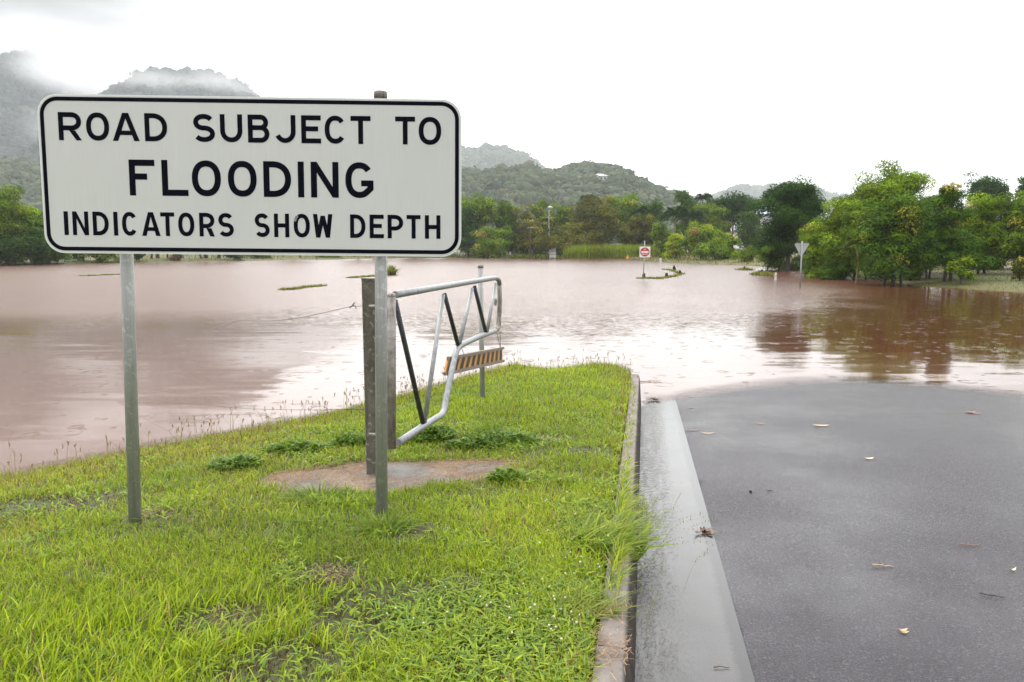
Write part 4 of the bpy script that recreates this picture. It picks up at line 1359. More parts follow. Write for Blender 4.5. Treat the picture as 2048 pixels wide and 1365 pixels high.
weed('kerb_weed', 'big coarse grass weed spilling over the kerb into the gutter', 1215, 1100, .42, .55, .50, .22, 260, 'tuft', ((.10, .17, .022), (.24, .30, .03)), 11, lean=.1, bw=.017)
weed('kerb_weed', 'wispy seeding weed leaning over the kerb behind the big coarse one', 1232, 1040, .40, .6, 1.1, .17, 260, 'tuft', ((.14, .20, .02), (.26, .30, .03)), 12, lean=.3, bw=.008)
weed('kerb_weed', 'small yellow-green weed sprawling on the kerb top nearest the camera', 1165, 1225, .44, .36, .30, .12, 160, 'tuft', ((.14, .19, .02), (.24, .27, .04)), 13, lean=.2)
# ---------------------------------------------------------------- trees
def unit(q, n):
    v = q.normal(size=(n, 3)); return v / np.linalg.norm(v, axis=1)[:, None]


def leaf_cloud(q, C, R, cc, n, L, W, droop=.35):
    """n leaves scattered in clumps centred at C with radius R and clump colour cc"""
    k = q.integers(0, len(C), n)
    u = unit(q, n); u[:, 2] = np.abs(u[:, 2]) * np.where(q.random(n) < .72, 1, -1)
    off = u * (q.random(n) ** .30)[:, None] * np.array([1, 1, .62])
    p = C[k] + off * R[k][:, None]
    nm = off * 1.1 + unit(q, n) * .55 + np.array([0, 0, .55])
    nm /= np.linalg.norm(nm, axis=1)[:, None]
    ax = off + unit(q, n) * .8; ax[:, 2] -= droop
    ax -= nm * (ax * nm).sum(1)[:, None]; ax /= np.linalg.norm(ax, axis=1)[:, None] + 1e-9
    sd = np.cross(nm, ax)
    l = L * q.uniform(.7, 1.3, n)[:, None]; w = W * q.uniform(.7, 1.3, n)[:, None]
    V = np.stack([p, p + ax * l * .45 + sd * w * .5 + nm * w * .18, p + ax * l, p + ax * l * .45 - sd * w * .5 + nm * w * .18], 1)
    c = cc[k] * q.uniform(.8, 1.22, n)[:, None]
    return V.reshape(-1, 3), np.arange(4 * n).reshape(-1, 4), np.repeat(c, 4, 0)


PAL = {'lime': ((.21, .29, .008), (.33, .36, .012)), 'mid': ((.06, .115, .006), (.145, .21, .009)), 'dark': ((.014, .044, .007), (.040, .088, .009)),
       'olive': ((.065, .082, .009), (.14, .13, .014)), 'bright': ((.070, .140, .006), (.175, .245, .009)), 'green': ((.026, .072, .005), (.09, .155, .008)),
       'rust': ((.12, .075, .022), (.18, .11, .03)), 'brown': ((.07, .042, .026), (.12, .07, .04))}
YOUNG = np.array([.36, .33, .045]); YOUNG_R = np.array([.28, .16, .07])


def lobes_for(q, kind, W, z0, z1):
    h = z1 - z0; w = W / 2; L = []
    if kind == 'round':
        for _ in range(9):
            d = unit(q, 1)[0]; L.append((d[0] * w * .58, d[1] * w * .58, z0 + h * (.5 + .33 * d[2]), w * .48, w * .48, h * .25))
        L.append((0, 0, z0 + h * .5, w * .7, w * .7, h * .42))
        for t in (-.42, .05, .38):
            L.append((w * (t + q.normal(0, .08)), q.normal(0, w * .2), z1 - h * q.uniform(.09, .20), w * .26, w * .26, h * .13))
    elif kind == 'cone':
        for k in range(8):
            t = k / 7; r = w * (.95 * (1 - t) ** .7 + .22); a = q.uniform(0, 2 * PI)
            L.append((math.cos(a) * r * .3, math.sin(a) * r * .3, z0 + h * (.12 + .76 * t), r * .85, r * .85, h * .13))
    elif kind == 'umbrella':
        for k in range(8):
            a = q.uniform(0, 2 * PI); r = w * q.uniform(.2, .72)
            L.append((math.cos(a) * r, math.sin(a) * r, z0 + h * q.uniform(.45, .85), w * .36, w * .36, h * .2))
        L.append((0, 0, z0 + h * .62, w * .72, w * .72, h * .3))
    elif kind == 'open':
        for k in range(17):
            a = q.uniform(0, 2 * PI); r = w * q.uniform(.15, .84); t = q.random()
            L.append((math.cos(a) * r * (1.1 - .5 * t), math.sin(a) * r * (1.1 - .5 * t), z0 + h * (.10 + .80 * t), w * .25, w * .25, h * .11))
    elif kind == 'bush':
        for k in range(8):
            a = q.uniform(0, 2 * PI); r = w * q.uniform(.1, .66)
            L.append((math.cos(a) * r, math.sin(a) * r, z0 + h * q.uniform(.2, .68), w * .44, w * .44, h * .30))
    elif kind == 'skirt':                      # leafy to the ground
        for k in range(12):
            t = k / 11; a = q.uniform(0, 2 * PI); r = w * (.62 - .42 * t ** 2) * q.uniform(.5, 1.05)
            L.append((math.cos(a) * r, math.sin(a) * r, z0 + h * (.10 + .78 * t), w * .46, w * .46, h * .15))
        L.append((0, 0, z0 + h * .42, w * .62, w * .62, h * .40))
    return np.array(L)


def tree(name, label, px, Y, ytop, wpx, zfrac, shape, pal, seed, trunks=1, bark='bark', young=0.0, dens=1.0, group=None, cat='tree', tr=None, ybase=None, lean=0.0):
    """px, ytop, wpx are read off the photograph; Y is the distance; zfrac = height of the crown's lower edge as a share of the tree's height"""
    q = np.random.default_rng(seed)
    b = at_y(px, 530, Y); z = gz(b[0], Y)
    z = max(z, -.45)
    H = at_y(px, ytop, Y)[2] - z
    W = wpx / FPX * Y
    o = empty(name, (b[0], Y, z)); tag(o, label, cat, group)
    z0, z1 = H * zfrac, H
    lob = lobes_for(q, shape, W, z0, z1)
    lob[:, 0] += lean * (lob[:, 2] / H) * W
    nc = int(26 + 8.5 * len(lob))
    pr = lob[:, 3] * lob[:, 5]; k = q.choice(len(lob), nc, p=pr / pr.sum())
    d = unit(q, nc); f = q.random(nc) ** .35
    C = lob[k, :3] + d * lob[k, 3:] * f[:, None]
    C[:, 2] = np.maximum(C[:, 2], z0 + .04 * H)
    lo, hi = [np.array(c) for c in PAL[pal]]
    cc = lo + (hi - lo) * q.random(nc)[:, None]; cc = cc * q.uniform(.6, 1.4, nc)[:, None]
    top = (d[:, 2] > -.1) & (q.random(nc) < young * .55)
    cc[top] = np.where(q.random((top.sum(), 1)) < .9, YOUNG, YOUNG_R) * q.uniform(.8, 1.1, (top.sum(), 1))
    R = (W * .095 + H * .030) * q.uniform(.65, 1.4, nc)
    L = max(.145, Y * .0029); wl = L * .45
    area = (wpx / 2) * ((H - z0) / Y * FPX / 2); lp = (L * FPX / 2 / Y) * (wl * FPX / 2 / Y) * .5
    n = int(np.clip(dens * 6.5 * area / lp, 600, 60000))
    V, F, CO = leaf_cloud(q, C, R, cc, n, L, wl)
    V[:, 2] = np.maximum(V[:, 2], .02 if z > 0 else -z * .9)
    link('crown', np_mesh('crown', V, [F], CO), MAT['leaf'], o)
    r0 = tr if tr else max(.05, H * .016)
    for t in range(trunks):
        a = q.uniform(0, 2 * PI) if trunks > 1 else 0; s = W * .10 * (trunks > 1)
        x0, y0 = math.cos(a) * s, math.sin(a) * s
        mb = MB(); zt = z0 + (z1 - z0) * .62; m = 7
        jit = np.cumsum(q.normal(0, H * .006, (m, 2)), 0)
        P = [(x0 * (1 - .3 * k / (m - 1)) + jit[k, 0] + lean * W * (zt * k / (m - 1)) / H, y0 + jit[k, 1], -.5 + (zt + .5) * k / (m - 1)) for k in range(m)]
        mb.tube(P, np.linspace(r0 * 1.25, r0 * .45, m), 9)
        for j in q.choice(nc, min(nc, 12 if trunks == 1 else 6), False):
            tt = q.uniform(.35, .95); i = tt * (m - 1); i0 = int(i); s0 = np.array(P[i0]) + (np.array(P[min(i0 + 1, m - 1)]) - np.array(P[i0])) * (i - i0)
            e = C[j]; mid = s0 * .5 + e * .5 + np.array([0, 0, -.04 * H])
            if e[2] < s0[2]: continue
            mb.tube([s0, mid, e], [r0 * .42, r0 * .28, r0 * .10], 6)
        mb.build('trunk', MAT[bark], o, True)
    return o


def palm(label, px, Y, ytop, wpx, seed, ncol=((.02, .055, .012), (.06, .11, .015)), zcrown=None, group=None, name='palm_tree', bark='bark_pale', nf=17, ywl=None):
    q = np.random.default_rng(seed)
    b = at_y(px, 520, Y); z = max(gz(b[0], Y), -.3); H = at_y(px, ytop, Y)[2] - z; fl = wpx / FPX * Y / 2 * 1.15
    o = empty(name, (b[0], Y, z)); tag(o, label, 'palm tree', group)
    hz = (H - fl * .55) if zcrown is None else zcrown
    parts = []
    for k in range(nf):
        az = 2 * PI * k / nf * 2.4 + q.normal(0, .2); e = q.uniform(-.1, 1.3); m = 15
        t = np.linspace(0.06, 1, m)
        r = fl * (t * math.cos(e * .8)); zz = fl * (t * math.sin(e) * .95 - .75 * t ** 2.1)
        cx = np.cos(az) * r; cy = np.sin(az) * r; cz = hz + zz
        old = k in (0, 5) and ywl
        for s in (-1, 1):
            for rep in range(2):
                tt = t
                x, y, zc = cx, cy, cz
                L = fl * .30 * np.sin(PI * np.clip(t, .08, .97)) ** .5 * q.uniform(.8, 1.2, m)
                c = np.array(ncol[0]) + (np.array(ncol[1]) - np.array(ncol[0])) * q.random((m, 1))
                if old: c = np.tile(np.array(ywl), (m, 1))
                parts.append(blade_mesh(q, x, y, zc, L, L * .0 + fl * .045, np.full(m, 1.15) + q.uniform(-.2, .3, m), az + s * (1.15 + .35 * rep) * np.ones(m), c))
    V, Q, T, C = join(parts)
    cr = link('crown', np_mesh('crown', V, [Q, T], C), MAT['leaf'], o)
    P = [(0, 0, -.5), (q.normal(0, .02) * H, 0, hz * .5), (0, 0, hz)]
    MB().tube(P, [H * .011 + .03, H * .009 + .03, H * .008 + .02], 9).build('trunk', MAT[bark], o, True)
    return o


gR = 'trees standing on the flooded right bank'; gM = 'trees along the far middle shore'; gL = 'trees along the far left shore'
# right bank -------------------------------------------------------------
tree('broadleaf_tree', 'dark spreading tree at the left end of the right bank, sky showing through it', 1578, 57, 361, 165, .16, 'open', 'dark', 101, 1, dens=1.25, group=gR, tr=.16)
tree('broadleaf_tree', 'dark low skirted tree joined under the spreading dark one', 1560, 58, 445, 123, .02, 'bush', 'green', 102, 1, group=gR)
tree('broadleaf_tree', 'yellow-green tree directly behind and right of the triangle sign', 1668, 45, 398, 135, .04, 'skirt', 'bright', 103, 1, young=.16, group=gR)
tree('broadleaf_tree', 'tallest bright rounded tree crowning the right bank', 1768, 47, 341, 194, .10, 'round', 'bright', 104, 2, young=.05, group=gR, dens=1.15)
tree('broadleaf_tree', 'leafy tree with pale young tips in front of the tallest one', 1790, 37.5, 395, 177, .19, 'skirt', 'green', 105, 4, young=.14, group=gR, dens=1.15)
tree('broadleaf_tree', 'narrow upright darker tree right of the tallest bright one', 1888, 38, 362, 118, .11, 'cone', 'green', 106, 2, young=.05, group=gR, dens=1.2)
tree('broadleaf_tree', 'shadowed tree filling the gap between the pale-tipped and the narrow tree', 1850, 41, 420, 129, .12, 'round', 'green', 107, 2, young=.1, group=gR)
tree('broadleaf_tree', 'low dark green bushy tree under the right side of the triangle sign', 1652, 47, 470, 94, .0, 'bush', 'green', 108, 1, group=gR)
tree('broadleaf_tree', 'yellowish tall tree right of the narrow upright one on the lawn', 1960, 43, 400, 124, .06, 'round', 'bright', 109, 2, young=.3, group=gR)
tree('broadleaf_tree', 'olive tree at the right edge of the picture', 2035, 42, 392, 141, .10, 'round', 'mid', 110, 2, young=.22, group=gR)
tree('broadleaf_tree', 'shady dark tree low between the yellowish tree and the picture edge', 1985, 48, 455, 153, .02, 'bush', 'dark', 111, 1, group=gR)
tree('sapling', 'thin yellow-green sapling with big leaves at the lawn edge', 1918, 35.4, 516, 66, .16, 'open', 'bright', 112, 2, young=.2, group=None, dens=.75, tr=.03)
tree('shrub', 'rusty green shrub at the right picture edge on the lawn', 2043, 36, 512, 40, .05, 'bush', 'olive', 113, 1, young=.2, cat='shrub', dens=.9)
tree('broadleaf_tree', 'dark domed tree rising far behind the yellowish tall tree', 1962, 95, 348, 92, .30, 'umbrella', 'dark', 114, 1, dens=1.1)
tree('broadleaf_tree', 'sparse dark tree top far behind at the right picture edge', 2034, 98, 346, 44, .35, 'open', 'dark', 115, 1, dens=.7)
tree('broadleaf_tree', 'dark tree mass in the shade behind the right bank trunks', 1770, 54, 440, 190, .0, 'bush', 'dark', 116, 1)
tree('broadleaf_tree', 'dim green tree closing the gap behind the triangle sign', 1640, 62, 425, 90, .0, 'bush', 'green', 117, 1)
tree('broadleaf_tree', 'green tree filling the middle of the right bank behind the small palm', 1722, 43.5, 405, 150, .10, 'skirt', 'mid', 119, 2, young=.08, group=gR)
tree('broadleaf_tree', 'deep green tree between the narrow upright tree and the yellowish one', 1925, 45, 425, 110, .08, 'round', 'green', 120, 2, young=.05, group=gR)
palm('small palm with drooping orange and green fronds between the right bank trees', 1712, 38.8, 470, 58, 118, ((.05, .085, .012), (.11, .14, .02)), name='fan_palm', nf=14, ywl=(.36, .20, .03))
tree('shrub', 'low leafy shrub drooping into the water left of the small palm', 1690, 43.5, 500, 105, .0, 'bush', 'green', 121, 1, cat='shrub')
tree('shrub', 'low leafy shrub beneath the trunks in the middle of the right bank', 1822, 40, 520, 80, .0, 'bush', 'mid', 122, 1, cat='shrub', dens=.7)
# middle shore ------------------------------------------------------------
tree('broadleaf_tree', 'dark umbrella-topped tree behind the lime shrubs left of the pale building', 1462, 118, 392, 118, .30, 'umbrella', 'dark', 130, 1, group=gM)
tree('broadleaf_tree', 'dark shadowed tree below the umbrella-topped one', 1500, 112, 425, 70, .1, 'round', 'green', 131, 1, group=gM)
tree('broadleaf_tree', 'tall ragged dark tree beside the tallest palm', 1372, 122, 380, 60, .25, 'open', 'green', 132, 1, group=gM)
tree('broadleaf_tree', 'green mixed tree under the tallest palm', 1412, 116, 408, 88, .05, 'round', 'mid', 133, 1, group=gM)
palm('tallest palm poking above the middle shore trees', 1402, 124, 384, 46, 134, group=gM, bark='bark', nf=22)
palm('dark palm left of the tallest palm with drooping fronds', 1348, 110, 408, 70, 135, group=gM)
palm('dark heavy palm in front of the green mixed tree', 1378, 106, 412, 72, 136, group=gM)
palm('palm with spreading dark fronds standing above the olive bush', 1178, 122, 386, 52, 137, group=gM)
palm('small palm right of the olive bush top', 1276, 118, 410, 44, 138, group=gM)
tree('broadleaf_tree', 'lime green tree behind the two olive bushes', 1248, 126, 397, 100, .1, 'round', 'bright', 139, 1, young=.2, group=gM)
tree('broadleaf_tree', 'dull green tree right of the lime green one', 1300, 124, 402, 60, .1, 'round', 'green', 140, 1, group=gM)
tree('broadleaf_tree', 'broad dark olive bush-like tree behind the reeds', 1186, 118.5, 398, 140, .02, 'skirt', 'olive', 141, 1, dens=1.2, group=gM)
tree('broadleaf_tree', 'lower olive rounded bush-like tree left above the NO ENTRY sign', 1272, 117, 428, 98, .02, 'bush', 'olive', 142, 1, dens=1.2, group=gM)
tree('shrub', 'tall lime shrub right of the NO ENTRY sign', 1402, 92, 434, 82, .02, 'bush', 'bright', 143, 1, young=.12, cat='shrub', group='shrubs on the middle bank')
tree('shrub', 'yellowish shrub with a rounded top right of the tall lime one', 1448, 88, 452, 62, .02, 'bush', 'bright', 144, 1, young=.25, cat='shrub', group='shrubs on the middle bank')
tree('shrub', 'low pale shrub between the reeds and the tall lime shrub', 1352, 96, 462, 62, .02, 'bush', 'lime', 145, 1, young=.2, cat='shrub', group='shrubs on the middle bank')
tree('shrub', 'darker shrub in front of the yellowish one by the bank', 1425, 84, 478, 90, .0, 'bush', 'mid', 146, 1, cat='shrub', group='shrubs on the middle bank')
tree('shrub', 'grassy green shrub beside the dark spreading tree on the bank', 1488, 78, 488, 56, .0, 'bush', 'bright', 147, 1, cat='shrub', group='shrubs on the middle bank', dens=.8)
tree('shrub', 'grey-green shrub on the slope above the reeds', 1322, 104, 446, 56, .0, 'bush', 'mid', 148, 1, cat='shrub', group='shrubs on the middle bank')
tree('broadleaf_tree', 'dark dense tree right beside the edge of the big sign', 938, 117, 418, 66, .02, 'skirt', 'dark', 150, 1, group=gM)
tree('broadleaf_tree', 'lime-topped tree rising above the dense one beside the big sign', 955, 123, 393, 82, .2, 'round', 'bright', 151, 1, young=.2, group=gM)
tree('broadleaf_tree', 'dark layered tree behind the leafy bush in the water', 1008, 119, 402, 78, .05, 'skirt', 'green', 152, 1, dens=1.1, group=gM)
tree('broadleaf_tree', 'olive and rusty tree left of the dark brown pole', 1048, 117, 415, 58, .05, 'round', 'olive', 153, 1, young=.15, group=gM)
tree('broadleaf_tree', 'yellowish tree top just left of the street light', 1082, 122, 400, 52, .15, 'open', 'mid', 154, 1, young=.5, group=gM)
tree('broadleaf_tree', 'green tree between the street light and the broad olive bush', 1122, 124, 408, 62, .05, 'round', 'bright', 155, 1, young=.1, group=gM)
tree('broadleaf_tree', 'shadowed low tree behind the stacked sign boards', 1105, 119, 450, 90, .0, 'bush', 'dark', 156, 1, group=gM)
tree('broadleaf_tree', 'low dark tree behind the dark brown pole', 1052, 118, 462, 66, .0, 'bush', 'dark', 157, 1, group=gM)
tree('shrub', 'leafy light green bush standing in the water near the big sign', 983, 111.5, 448, 88, .10, 'bush', 'bright', 158, 4, 'bark', young=.15, cat='shrub', dens=.95, tr=.16)
tree('broadleaf_tree', 'thin reddish-trunked tree standing in the water beside the stacked boards', 1091, 109, 455, 88, .28, 'open', 'olive', 159, 1, 'bark_red', young=.15, dens=.65, tr=.13)
tree('broadleaf_tree', 'pale green tree half hidden behind the right edge of the big sign', 905, 121, 405, 70, .1, 'round', 'mid', 160, 1, group=gM)
# left shore ----------------------------------------------------------------
tree('broadleaf_tree', 'bright-topped big tree at the left edge of the picture', 8, 73, 378, 130, .04, 'round', 'bright', 170, 2, young=.1, group=gL, dens=1.1)
tree('broadleaf_tree', 'dark tree beside the lower left corner of the big sign', 70, 76, 420, 110, .03, 'skirt', 'green', 171, 1, group=gL, dens=1.1)
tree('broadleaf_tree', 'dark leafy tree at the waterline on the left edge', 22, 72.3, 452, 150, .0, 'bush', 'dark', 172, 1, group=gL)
tree('broadleaf_tree', 'dark low tree by the water under the rounded corner of the big sign', 100, 76.5, 470, 80, .0, 'bush', 'green', 173, 1, group=gL)
tree('broadleaf_tree', 'leafy dark green tree left of the left sign post beneath the board', 168, 82, 440, 100, .0, 'bush', 'green', 174, 1, group=gL)
tree('shrub', 'light green shrub touching the left sign post from the left', 215, 82, 480, 52, .0, 'bush', 'bright', 175, 1, cat='shrub', group='shrubs along the far left shore')
tree('shrub', 'dark shrub just right of the left sign post', 274, 85, 470, 42, .05, 'bush', 'dark', 176, 1, cat='shrub', group='shrubs along the far left shore')
tree('shrub', 'leafless-looking brown bush on the far shore beneath the big sign', 356, 88.6, 505, 34, .0, 'bush', 'brown', 177, 1, cat='shrub', group='shrubs along the far left shore')
for i, (px, lab, ln) in enumerate(((302, 'thin tree trunk seen beneath the sign second right of the left sign post', 0), (316, 'stouter tree trunk seen beneath the sign left of the brown bush', 0), (336, 'slim tree trunk seen beneath the sign touching the brown bush', 0),
                                   (404, 'leaning forked trunk seen beneath the sign right of the brown bush', -.25), (413, 'dark stout trunk beside the leaning forked one beneath the sign', 0), (437, 'dark trunk with a leaning branch beneath the middle of the sign', .2))):
    tree('broadleaf_tree', lab, px, 91 + i, 400 + 9 * (i % 3), 60, .42, 'round', 'green' if i % 2 else 'mid', 180 + i, 1, group=gL, tr=.20 if i in (1, 4, 5) else .11, lean=ln)
tree('shrub', 'dark green shrub beneath the sign beside the leaning branch', 470, 94, 498, 44, .0, 'bush', 'dark', 190, 1, cat='shrub', group='shrubs along the far left shore')
tree('shrub', 'broad green shrub beneath the middle of the sign at the waterline', 522, 99, 500, 56, .0, 'bush', 'green', 191, 1, cat='shrub', group='shrubs along the far left shore')
tree('shrub', 'dark green clipped-looking shrub beneath the sign left of the brown post', 656, 106, 500, 52, .0, 'bush', 'green', 192, 1, cat='shrub', group='shrubs along the far left shore')
tree('broadleaf_tree', 'tree with hanging leaves behind the thin posts beneath the sign', 588, 112, 410, 90, .45, 'round', 'green', 193, 1, group=gL)
tree('broadleaf_tree', 'tree trunk seen beneath the sign just left of the brown post', 717, 114, 405, 70, .42, 'round', 'mid', 194, 1, group=gL, tr=.18)
tree('broadleaf_tree', 'dark tree trunk seen beneath the sign above the brown post', 750, 116, 400, 80, .40, 'round', 'green', 195, 1, group=gL, tr=.3)
tree('broadleaf_tree', 'dense tree behind the right half of the big sign', 830, 119, 408, 120, .05, 'round', 'green', 196, 1, group=gL)
for i, (px, lab) in enumerate(((558, 'thin leaning fence post beneath the sign right of the broad green shrub'), (593, 'thin fence post beneath the sign under the hanging leaves'), (625, 'dark fence post beneath the sign left of the clipped-looking shrub'))):
    b = at_z(px, 520, 0); o = empty('fence_post', (b[0], b[1] + 2, -.3)); tag(o, lab, 'post', 'thin fence posts on the far left shore')
    MB().tube([(0, 0, 0), (.05 * (i - 1), 0, 1.5)], .07, 8).build('shaft', MAT['bark' if i == 2 else 'bark_red'], o, True)


# ---------------------------------------------------------------- reeds, bank grass, islets
def build_reeds():
    q = np.random.default_rng(50); n = 16000
    px = q.uniform(1128, 1350, n); Y = q.uniform(112, 121, n)
    hmax = np.interp(px, [1128, 1165, 1200, 1290, 1320, 1350], [492, 486, 489, 488, 493, 505])
    r = np.array([at_y(a, 515, b)[0] for a, b in zip(px, Y)]); z = ground_h(r, Y)
    top = np.array([at_y(1200, a, b)[2] for a, b in zip(hmax, Y)])
    H = np.maximum(.4, (top - z) * q.uniform(.55, 1.08, n) * (1.06 - .0 * Y))
    c = col_mix(np.array([.17, .27, .015]), np.array([.34, .38, .035]), q.random(n)) * q.uniform(.7, 1.2, n)[:, None]
    V, Q, T, C = blade_mesh(q, r, Y, z, H, .11 * q.uniform(.6, 1.3, n), q.uniform(.05, .5, n), q.uniform(0, 2 * PI, n), c)
    tag(link('reeds', np_mesh('reeds', V, [Q, T], C), MAT['leaf']), 'bright green bed of tall reeds on the far shore behind the NO ENTRY sign', 'reeds', kind='stuff')


def build_bank_grass():
    q = np.random.default_rng(51); n = 150000
    x = q.uniform(-75, 60, n); y = q.uniform(20, 125, n)
    k = (q.random(n) < np.minimum(1, (34 / y) ** 1.0)) & (np.abs(x) < .74 * y + 6)
    x, y = x[k], y[k]
    d = far_d(x, y); k = (d > -.15) & (d < 14) & ((x > -10) | (q.random(len(x)) < .3))
    x, y, d = x[k], y[k], d[k]; n = len(x); z = np.maximum(ground_h(x, y), -.02)
    right = sstep(14, 18, x)
    H = (.10 + .16 * q.random(n)) * np.clip(y / 45, 1, 2.4) * (1 - .45 * right); W = np.maximum(.02, y * .0009) * q.uniform(.6, 1.3, n)
    nz = fbm(x * .3, y * .3, 55)
    a = np.where((q.random(n) < .35 + .5 * right * (nz > .40))[:, None], np.array([.20, .165, .018]), np.array([.12, .165, .014]))
    a = np.where((q.random(n) < .15)[:, None], np.array([.15, .085, .03]), a) * q.uniform(.7, 1.15, n)[:, None]
    V, Q, T, C = blade_mesh(q, x, y, z, H, W, q.uniform(.1, .9, n), q.uniform(0, 2 * PI, n), a)
    tag(link('bank_grass', np_mesh('bank_grass', V, [Q, T], C), MAT['leaf']), 'yellowish grass on the far banks beyond the flood water', 'grass', kind='stuff')


def islet(label, path, n, h, wid, seed, cols=((.12, .17, .02), (.24, .22, .05)), stumps=(), cat='grass patch', name='grass_islet', group='grass patches poking out of the flood water'):
    q = np.random.default_rng(seed)
    P = np.array([at_z(a, b, 0) for a, b in path]); c0 = P.mean(0)
    o = empty(name, (c0[0], c0[1], 0)); tag(o, label, cat, group)
    t = q.random(n) * (len(P) - 1); i = np.minimum(t.astype(int), len(P) - 2); f = (t - i)[:, None]
    p = P[i] * (1 - f) + P[i + 1] * f
    Yd = c0[1]
    x = p[:, 0] + q.normal(0, wid, n) - c0[0]; y = p[:, 1] + q.normal(0, wid * 2.2, n) - c0[1]
    c = col_mix(np.array(cols[0]), np.array(cols[1]), q.random(n)) * q.uniform(.6, 1.15, n)[:, None]
    V, Q, T, C = blade_mesh(q, x, y, np.full(n, -.03), h * q.uniform(.35, 1.1, n), np.full(n, max(.012, Yd * .0010)), q.uniform(.15, 1.4, n), q.uniform(0, 2 * PI, n), c)
    link('blades', np_mesh('blades', V, [Q, T], C), MAT['leaf'], o)
    for k, (px, py, hh) in enumerate(stumps):
        b = at_z(px, py, 0) - np.array([c0[0], c0[1], 0])
        MB().blob(b + np.array([0, 0, hh * .4]), (hh * .34, hh * .4, hh * .62), seed + k, 9, 6, .35).build('stump', MAT['dark_wood'], o)
    return o


def build_islets():
    islet('curving grass strip in the water reaching right from the foot of the NO ENTRY sign', [(1278, 557.5), (1300, 557), (1315, 558), (1333, 555.5), (1350, 553), (1361, 548), (1352, 544), (1340, 540.5), (1328, 539.5)], 2400, .16, .13, 61,
          stumps=((1288, 556, .28), (1333, 555, .26), (1348, 541, .36), (1360, 549, .28)))
    islet('thin grass line in the water left of the brown post', [(563, 580), (590, 579), (605, 576), (625, 574), (647, 572)], 1300, .17, .10, 62)
    islet('flat grass patch in the water right behind the brown post top', [(700, 556), (725, 555), (745, 553), (765, 552)], 1500, .16, .16, 63)
    islet('spiky grass tuft in the water right of the right sign post', [(777, 551), (783, 550), (786, 549)], 420, .80, .10, 64, stumps=((781, 551, .3),))
    islet('faint short grass sliver in the far water near the left sign post', [(170, 552), (192, 552)], 320, .14, .12, 65)
    islet('faint grass sliver in the far water touching the left sign post', [(205, 550.5), (240, 550)], 420, .14, .12, 66)
    islet('small grass hump in the water left of the lone white post', [(1515, 551), (1525, 549), (1538, 552)], 900, .34, .20, 67, stumps=((1523, 550, .35),))
    islet('tiny grass hump in the water before the right lawn tip', [(1484, 541), (1490, 540), (1496, 540.5)], 400, .28, .2, 68, stumps=((1489, 540.5, .3),))
    islet('sparse drowned grass in the near water at the right picture edge', [(1985, 690), (2020, 700), (2050, 712), (2080, 720)], 420, .10, .35, 69, ((.10, .15, .03), (.14, .18, .05)))
    islet('low bright grass mound on the far shore around the white guide posts', [(1028, 517), (1060, 516), (1090, 516.5), (1108, 517)], 2200, .75, .35, 70, ((.14, .21, .015), (.2, .25, .02)))


build_reeds(); build_bank_grass(); build_islets()
# ---------------------------------------------------------------- hills
def hill(name, sil, Y, depth, seed, back=1.0, fn=220, nx=170, ny=36, amp=.06):
    """ridge whose skyline passes through photo points sil at distance Y; slopes down towards and away from the camera"""
    q = np.random.default_rng(seed)
    pts = np.array([at_y(a, b, Y) for a, b in sil]); X0, X1 = pts[0, 0], pts[-1, 0]
    xs = np.linspace(X0, X1, nx); hz = np.interp(xs, pts[:, 0], pts[:, 2])
    ts = np.linspace(-1, 1, ny)
    Xg, Tg = np.meshgrid(xs, ts); Hg = np.tile(hz, (ny, 1))
    Yg = Y + Tg * depth * np.where(Tg < 0, 1, back)
    prof = np.clip(1 - np.abs(Tg) ** 1.25, 0, 1)
    nz = fbm(Xg / depth * 2.2 + seed, Yg / depth * 2.2, seed) - .5
    Z = (Hg + 3) * prof * (1 + .55 * nz * (np.abs(Tg) ** .7) * (1 - np.abs(Tg)) * 2) - 3
    # scale x with depth so that the slope facing the camera keeps its place on the ridge
    Xg = Xg * (1 + (Yg / Y - 1) * .35)
    V = np.column_stack([Xg.ravel(), Yg.ravel(), Z.ravel()])
    i = (np.arange(nx - 1)[None, :] + nx * np.arange(ny - 1)[:, None]).ravel()
    F = np.column_stack([i, i + 1, i + 1 + nx, i + nx])
    me = np_mesh(name, V, [F], smooth=True)
    o = tag(link(name, me, MAT['hill']), kind='structure')
    return Xg, Yg, Z


